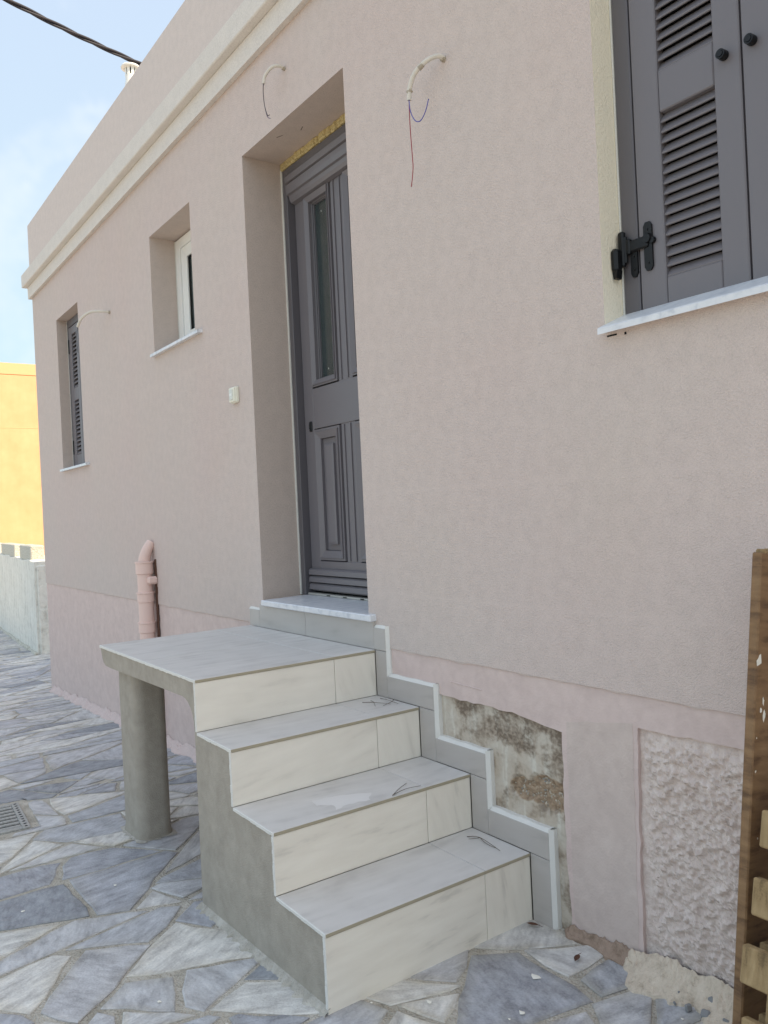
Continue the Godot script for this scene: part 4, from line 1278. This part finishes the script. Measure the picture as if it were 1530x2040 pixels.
func build_wall_fittings() -> void:
	# conduit between door and shutters (near)
	var a := Vector3(0.627, 2.751, 0.0)
	var t := conduit("lamp_conduit", "bent white conduit with red and blue wires right of the door", a,
		[Vector3(0, 0, -0.01), Vector3(0.0, 0.004, 0.025), Vector3(-0.025, -0.008, 0.055), Vector3(-0.065, -0.035, 0.075), Vector3(-0.09, -0.075, 0.08), Vector3(-0.097, -0.115, 0.08)], 0.0078,
		[[[Vector3(-0.0975, -0.110, 0.080), Vector3(-0.0985, -0.20, 0.080), Vector3(-0.0965, -0.30, 0.078), Vector3(-0.097, -0.345, 0.077), Vector3(-0.113, -0.40, 0.075)], M.wire_red],
		[[Vector3(-0.0955, -0.110, 0.082), Vector3(-0.088, -0.155, 0.084), Vector3(-0.066, -0.196, 0.084), Vector3(-0.040, -0.208, 0.082), Vector3(-0.016, -0.186, 0.078), Vector3(-0.002, -0.150, 0.074)], M.wire_blue]], M.conduit)
	for q in [Vector3(-0.045, -0.021, 0.066), Vector3(-0.0935, -0.086, 0.080)]:
		S(); tube([q + Vector3(0.006, 0.005, -0.004), q - Vector3(0.006, 0.006, -0.003)], 0.0094, 0.0094, 10)
		done("tape", M.tape, t)
	# above the door
	conduit("lamp_conduit", "small white conduit with two dark wires above the door", Vector3(-0.438, 3.223, 0.0),
		[Vector3(0, 0, -0.01), Vector3(0, 0.004, 0.03), Vector3(-0.015, -0.004, 0.058), Vector3(-0.042, -0.032, 0.076), Vector3(-0.052, -0.064, 0.08)], 0.0072,
		[[[Vector3(-0.052, -0.060, 0.080), Vector3(-0.057, -0.10, 0.081), Vector3(-0.052, -0.16, 0.080), Vector3(-0.035, -0.215, 0.078), Vector3(-0.013, -0.232, 0.076)], M.wire_violet],
		[[Vector3(-0.051, -0.060, 0.082), Vector3(-0.052, -0.11, 0.084), Vector3(-0.046, -0.165, 0.083), Vector3(-0.030, -0.212, 0.080), Vector3(-0.016, -0.215, 0.077)], M.wire_black]], M.conduit)
	# by the far window
	conduit("lamp_conduit", "thin white conduit curving out beside the far narrow window", Vector3(-3.06, 2.745, 0.0),
		[Vector3(0, 0, -0.01), Vector3(-0.01, 0.004, 0.05), Vector3(-0.06, 0.002, 0.12), Vector3(-0.14, -0.03, 0.16), Vector3(-0.20, -0.075, 0.17)], 0.0095,
		[[[Vector3(-0.20, -0.07, 0.17), Vector3(-0.235, -0.115, 0.17), Vector3(-0.26, -0.18, 0.165), Vector3(-0.265, -0.25, 0.16)], M.wire_black]], M.conduit)
	# doorbell switch
	var s := thing("doorbell_switch", "cream surface-mounted doorbell switch on the wall left of the door", "switch", Vector3(-1.083, 1.876, 0.0))
	bx("back_box", M.switch, s, Vector3(-0.034, -0.041, -0.002), Vector3(0.034, 0.041, 0.020), 0.005)
	bx("cover", M.switch, s, Vector3(-0.030, -0.037, 0.018), Vector3(0.030, 0.037, 0.028), 0.004)
	bx("rocker", M.switch_key, s, Vector3(-0.019, -0.026, 0.026), Vector3(0.019, 0.026, 0.0325), 0.002)
	bx("name_window", M.white, s, Vector3(-0.013, -0.006, 0.0315), Vector3(0.013, 0.006, 0.0335), 0.0006)

func build_roof_things() -> void:
	var c := thing("chimney_flue", "white round flue pipe with a slotted cap above the parapet", "flue", Vector3(-4.0, 3.72, -0.565))
	S(); lathe(Vector3.ZERO, [Vector2(0.046, 0.0), Vector2(0.046, 1.19), Vector2(0.052, 1.192), Vector2(0.052, 1.215), Vector2(0.046, 1.217), Vector2(0.046, 1.28)], 24)
	done("pipe", M.white, c)
	S(); lathe(Vector3.ZERO, [Vector2(0.02, 1.338), Vector2(0.078, 1.340), Vector2(0.081, 1.348), Vector2(0.074, 1.358), Vector2(0.03, 1.372), Vector2(0.0005, 1.374)], 24)
	done("cap", M.white, c)
	S(); lathe(Vector3.ZERO, [Vector2(0.030, 1.27), Vector2(0.030, 1.34)], 16)
	done("core", M.gap, c)
	for k in 8:
		var a := TAU * k / 8
		S(); box(Vector3(-0.012, 1.275, 0.040), Vector3(0.012, 1.341, 0.047), 0.001, Basis(Vector3.UP, a), Vector3(0, 1.3, 0))
		done("cap_fin", M.white, c)
	# the overhead line: three insulated strands wound round one another
	var line := thing("overhead_cable", "dark twisted overhead cable crossing the sky above the roof", "cable", Vector3(-4.0, 5.5, 1.0))
	for k in 3:
		S()
		var pts := []
		for i in 161:
			var t := i / 160.0
			var p := Vector3(-3.9, 5.62, 1.6).lerp(Vector3(-5.0, 5.56, -2.7), t) - Vector3(0, 0.16 * 4.0 * t * (1.0 - t), 0) - Vector3(-4.0, 5.5, 1.0)
			var a := t * 34.0 + TAU * k / 3
			pts.append(p + Vector3(cos(a), sin(a), 0) * 0.0125)
		tube(pts, 0.0108, 0.0108, 7)
		done("strand", M.cable, line)

func build_far() -> void:
	# white garden wall further along the lane
	var a := Vector2(-8.43, -0.545); var b := Vector2(-17.6, -1.376)
	var len := a.distance_to(b)
	var w := thing("garden_wall", "weathered white garden wall with leftover blocks on top beyond the house", "wall", Vector3(a.x, ground_y(a.x), a.y))
	w.rotation.y = -atan2(b.y - a.y, b.x - a.x)
	var top := 0.81 - ground_y(a.x)
	# local z: the lane's side is negative here (the wall runs in -x), so it is built on the positive side
	var th := 0.40
	S()
	var n := 24
	for i in n:
		var x0 := len * i / n; var x1 := len * (i + 1) / n
		var y0 := ground_y(a.x - x0) - ground_y(a.x) - 0.3
		box(Vector3(x0, y0, 0.0), Vector3(x1, top + 0.012 * sin(i * 1.7), th), 0.006)
	done("wall_body", M.old_white, w)
	S(); box(Vector3(-0.03, -0.3, 0.03), Vector3(-0.0005, top - 0.05, th - 0.02), 0.012)
	done("wall_end", M.old_white, w)
	for q in [[0.45, 1.72, 0.20], [2.48, 4.6, 0.19], [5.6, 7.0, 0.17]]:
		bx("concrete_block", M.old_block, w, Vector3(q[0], top - 0.01, 0.02), Vector3(q[1], top + q[2], 0.19), 0.012)
	# mortar and weeds' worth of dirt at its foot
	S()
	var r := RandomNumberGenerator.new(); r.seed = 33
	for i in 60:
		var x := len * i / 60.0
		var gy := ground_y(a.x - x) - ground_y(a.x)
		box(Vector3(x, gy - 0.05, -0.02 - r.randf() * 0.03), Vector3(x + len / 60.0 + 0.01, gy + r.randf_range(0.01, 0.04), 0.01), 0.012)
	done("footing", M.old_block, w)
	# the yellow house behind
	var h := thing("yellow_house", "tall sunlit plain yellow rendered house behind the white garden wall", "house", Vector3(-18.0, -0.76, -1.2))
	bx("wall", M.yellow, h, Vector3(-8.0, -1.5, -14.0), Vector3(0.0, 5.66, 0.0), 0.02)
	bx("wall_band", M.yellow_trim, h, Vector3(-8.0, 5.662, -14.0), Vector3(0.006, 5.93, 0.006), 0.003)
	bx("wall_band", M.yellow_trim, h, Vector3(-0.02, 4.385, -14.0), Vector3(0.005, 4.40, 0.005), 0.002)
	bx("roof", M.roofing, h, Vector3(-7.8, 5.931, -13.8), Vector3(-0.2, 5.96, -0.2), 0.0)

func build_timber() -> void:
	# brown plank on edge, leaning against the wall
	var top := Vector3(1.71, 1.131, 0.14); var bot := Vector3(1.71, ground_y(1.71), 0.325)
	var pl := thing("leaning_plank", "paint-flecked brown plank leaning upright against the wall at the right", "plank", bot)
	var d := top - bot
	var ang := atan2(d.z, d.y)
	var L := d.length()
	pl.rotation.x = ang
	S()
	uvr = PI / 2; uvs = 1.6
	var zr := -0.135
	box(Vector3(0.0, 0.0, zr), Vector3(0.022, L, 0.0), 0.003)
	uvr = 0.0; uvs = 1.0
	done("board", M.plank, pl)
	S()
	var r := RandomNumberGenerator.new(); r.seed = 3
	for k in 9: box(Vector3(0.001, L - 0.006, zr + 0.014 * k), Vector3(0.021, L + r.randf_range(0.0, 0.012), zr + 0.014 * k + 0.012), 0.003)
	done("splintered_end", M.pallet, pl)
	for q in [[0.20, -0.008, 0.010, 0.016], [0.29, -0.022, 0.005, 0.008], [0.30, -0.036, 0.007, 0.014], [0.34, -0.010, 0.002, 0.003], [0.40, -0.012, 0.003, 0.003], [0.52, -0.03, 0.0025, 0.003], [0.275, -0.03, 0.004, 0.010]]:
		S()
		var blot := PackedVector2Array()
		for m in 9:
			var an := TAU * m / 9; var ra := r.randf_range(0.5, 1.1)
			blot.append(Vector2(cos(an) * q[2] * ra, sin(an) * q[3] * ra))
		for m in 9: tri(Vector3(0.0226, L - q[0] * L, q[1]), Vector3(0.0224, L - q[0] * L + blot[m].y, q[1] + blot[m].x), Vector3(0.0224, L - q[0] * L + blot[(m + 1) % 9].y, q[1] + blot[(m + 1) % 9].x), Vector3.RIGHT)
		done("paint_fleck", M.paint_fleck, pl)
	# pallet standing on end, only its near edge in the picture
	var pa := thing("wooden_pallet", "upright wooden pallet of pale slats leaning behind the brown plank", "pallet", Vector3(1.758, ground_y(1.8), 0.392))
	pa.rotation.x = -0.235
	for k in 3:
		S(); uvr = PI / 2; uvs = 1.4; uvo = Vector2(k * 0.37, 0.1)
		var x := 0.035 + k * 0.40
		box(Vector3(x, 0.0, -0.055), Vector3(x + 0.075, 0.72, -0.022), 0.003)
		done("stringer", M.pallet, pa)
	for k in 5:
		S(); uvr = 0.0; uvs = 1.4; uvo = Vector2(0.13 * k, 0.31 * k)
		var y := 0.03 + k * 0.132
		var off := [0.0, 0.004, -0.006, 0.006, 0.012, 0.004][k] as float
		box(Vector3(-0.004 + off, y, -0.0215), Vector3(0.92 + off, y + 0.072, 0.0), 0.003)
		done("slat", M.pallet, pa)
		for sx in 3:
			S(); tube([Vector3(0.06 + off + sx * 0.40, y + 0.036, -0.002), Vector3(0.06 + off + sx * 0.40, y + 0.036, 0.0012)], 0.0055, 0.0045, 8)
			done("nail", M.knot, pa)
		S(); uvo = Vector2(0.4, 0.13 * k)
		box(Vector3(0.0 + off, y, -0.095), Vector3(0.92 + off, y + 0.072, -0.056), 0.003)
		done("back_slat", M.pallet, pa)
	uvr = 0.0; uvs = 1.0; uvo = Vector2.ZERO

func twig(called: String, label: String, at: Vector3, strokes: Array) -> void:
	var t := thing(called, label, "twig", at)
	for s in strokes:
		var pts := []
		for v in s: pts.append(Vector3(v.x, 0.0022 + v.y, v.z))
		S(); tube(curve(pts, 8), 0.0012, 0.0007, 5)
		done("stem", M.twig, t)

func build_litter() -> void:
	twig("dry_twig", "tangle of dry twigs on the second step from the landing", Vector3(0.19, SY[2], 0.07), [
		[Vector3(-0.055, 0.0, 0.055), Vector3(0.0, 0.004, 0.03), Vector3(0.05, 0.002, 0.0)],
		[Vector3(-0.05, 0.001, 0.02), Vector3(-0.01, 0.005, 0.035), Vector3(0.03, 0.0, 0.055)],
		[Vector3(-0.06, 0.0, -0.03), Vector3(0.0, 0.006, -0.02), Vector3(0.06, 0.0, -0.028)],
		[Vector3(0.0, 0.002, -0.05), Vector3(0.03, 0.004, -0.02), Vector3(0.045, 0.0, 0.03)]])
	twig("dry_twig", "two dry twigs at the edge of the middle step", Vector3(0.565, SY[1], 0.26), [
		[Vector3(0.03, 0.0, 0.07), Vector3(0.0, 0.003, 0.02), Vector3(-0.03, 0.0, -0.03)],
		[Vector3(0.03, 0.001, 0.07), Vector3(0.02, 0.004, 0.01), Vector3(0.02, 0.0, -0.05)]])
	twig("dry_twig", "dry forked twig on the lowest step near the wall", Vector3(0.72, SY[0], 0.07), [
		[Vector3(-0.07, 0.0, 0.01), Vector3(-0.03, 0.004, -0.01), Vector3(0.08, 0.0, 0.005)],
		[Vector3(-0.03, 0.004, -0.01), Vector3(0.02, 0.002, 0.005), Vector3(0.06, 0.0, 0.0)],
		[Vector3(-0.03, 0.003, -0.01), Vector3(-0.05, 0.001, 0.02)]])
	for q in [[Vector3(0.902, 0, 0.05), 0.5, "curled dark dry leaf on the ground at the foot of the steps"], [Vector3(1.12, 0, 0.10), 2.0, "small dark dry leaf on the paving below the pink strip"]]:
		var at: Vector3 = q[0]
		at.y = ground_y(at.x) + 0.011
		var t := thing("dry_leaf", q[2], "leaf", at)
		t.rotation.y = q[1]
		S()
		var n := 6
		for i in n:
			var a := -0.02 + 0.04 * i / n; var b := -0.02 + 0.04 * (i + 1) / n
			var wa := 0.008 * sin(PI * i / n); var wb := 0.008 * sin(PI * (i + 1) / n)
			for sd in [-1.0, 1.0]:
				quad(Vector3(a, 0.003 * absf(a) * 40.0, 0), Vector3(b, 0.003 * absf(b) * 40.0, 0), Vector3(b, 0.003 * absf(b) * 40.0 + wb * 0.5, wb * sd), Vector3(a, 0.003 * absf(a) * 40.0 + wa * 0.5, wa * sd), Vector3.UP)
		done("blade", M.leaf, t)
		S(); tube([Vector3(0.018, 0.003, 0), Vector3(0.032, 0.001, 0.003)], 0.0008, 0.0006, 5)
		done("stalk", M.leaf, t)

# ---------------------------------------------------------------- the scene
func _ready() -> void:
	rng.seed = 11
	var cam := Camera3D.new()
	cam.name = "camera"
	cam.fov = FOV
	cam.near = 0.05
	cam.far = 800.0
	cam.position = CAM
	cam.basis = Basis(Vector3.UP, YAW) * Basis(Vector3.RIGHT, -0.0019) * Basis(Vector3.BACK, ROLL)
	add_child(cam)
	cam.current = true
	var to_sun := Vector3(0.95, 1.0, -0.42).normalized()
	var sun := DirectionalLight3D.new()
	sun.name = "sun"
	sun.light_energy = 1.6
	sun.light_color = Color(1.0, 0.90, 0.75)
	sun.light_angular_distance = 0.5
	sun.shadow_enabled = true
	add_child(sun)
	sun.look_at_from_position(Vector3.ZERO, -to_sun, Vector3.UP)
	var env := Environment.new()
	var sky := Sky.new()
	var sm := PanoramaSkyMaterial.new()
	sm.panorama = ImageTexture.create_from_image(sky_image(to_sun))
	sky.sky_material = sm
	env.background_mode = Environment.BG_SKY
	env.sky = sky
	env.background_energy_multiplier = 1.0
	env.tonemap_mode = Environment.TONE_MAPPER_LINEAR
	env.tonemap_exposure = 1.12
	env.sdfgi_enabled = true
	env.ssao_enabled = true
	env.ssil_enabled = true
	var we := WorldEnvironment.new()
	we.name = "world"
	we.environment = env
	add_child(we)
	make_materials()
	build_ground()
	build_house()
	build_stair()
	build_far()
	build_roof_things()
	build_drain()
	build_pipe()
	build_wall_fittings()
	build_timber()
	build_litter()
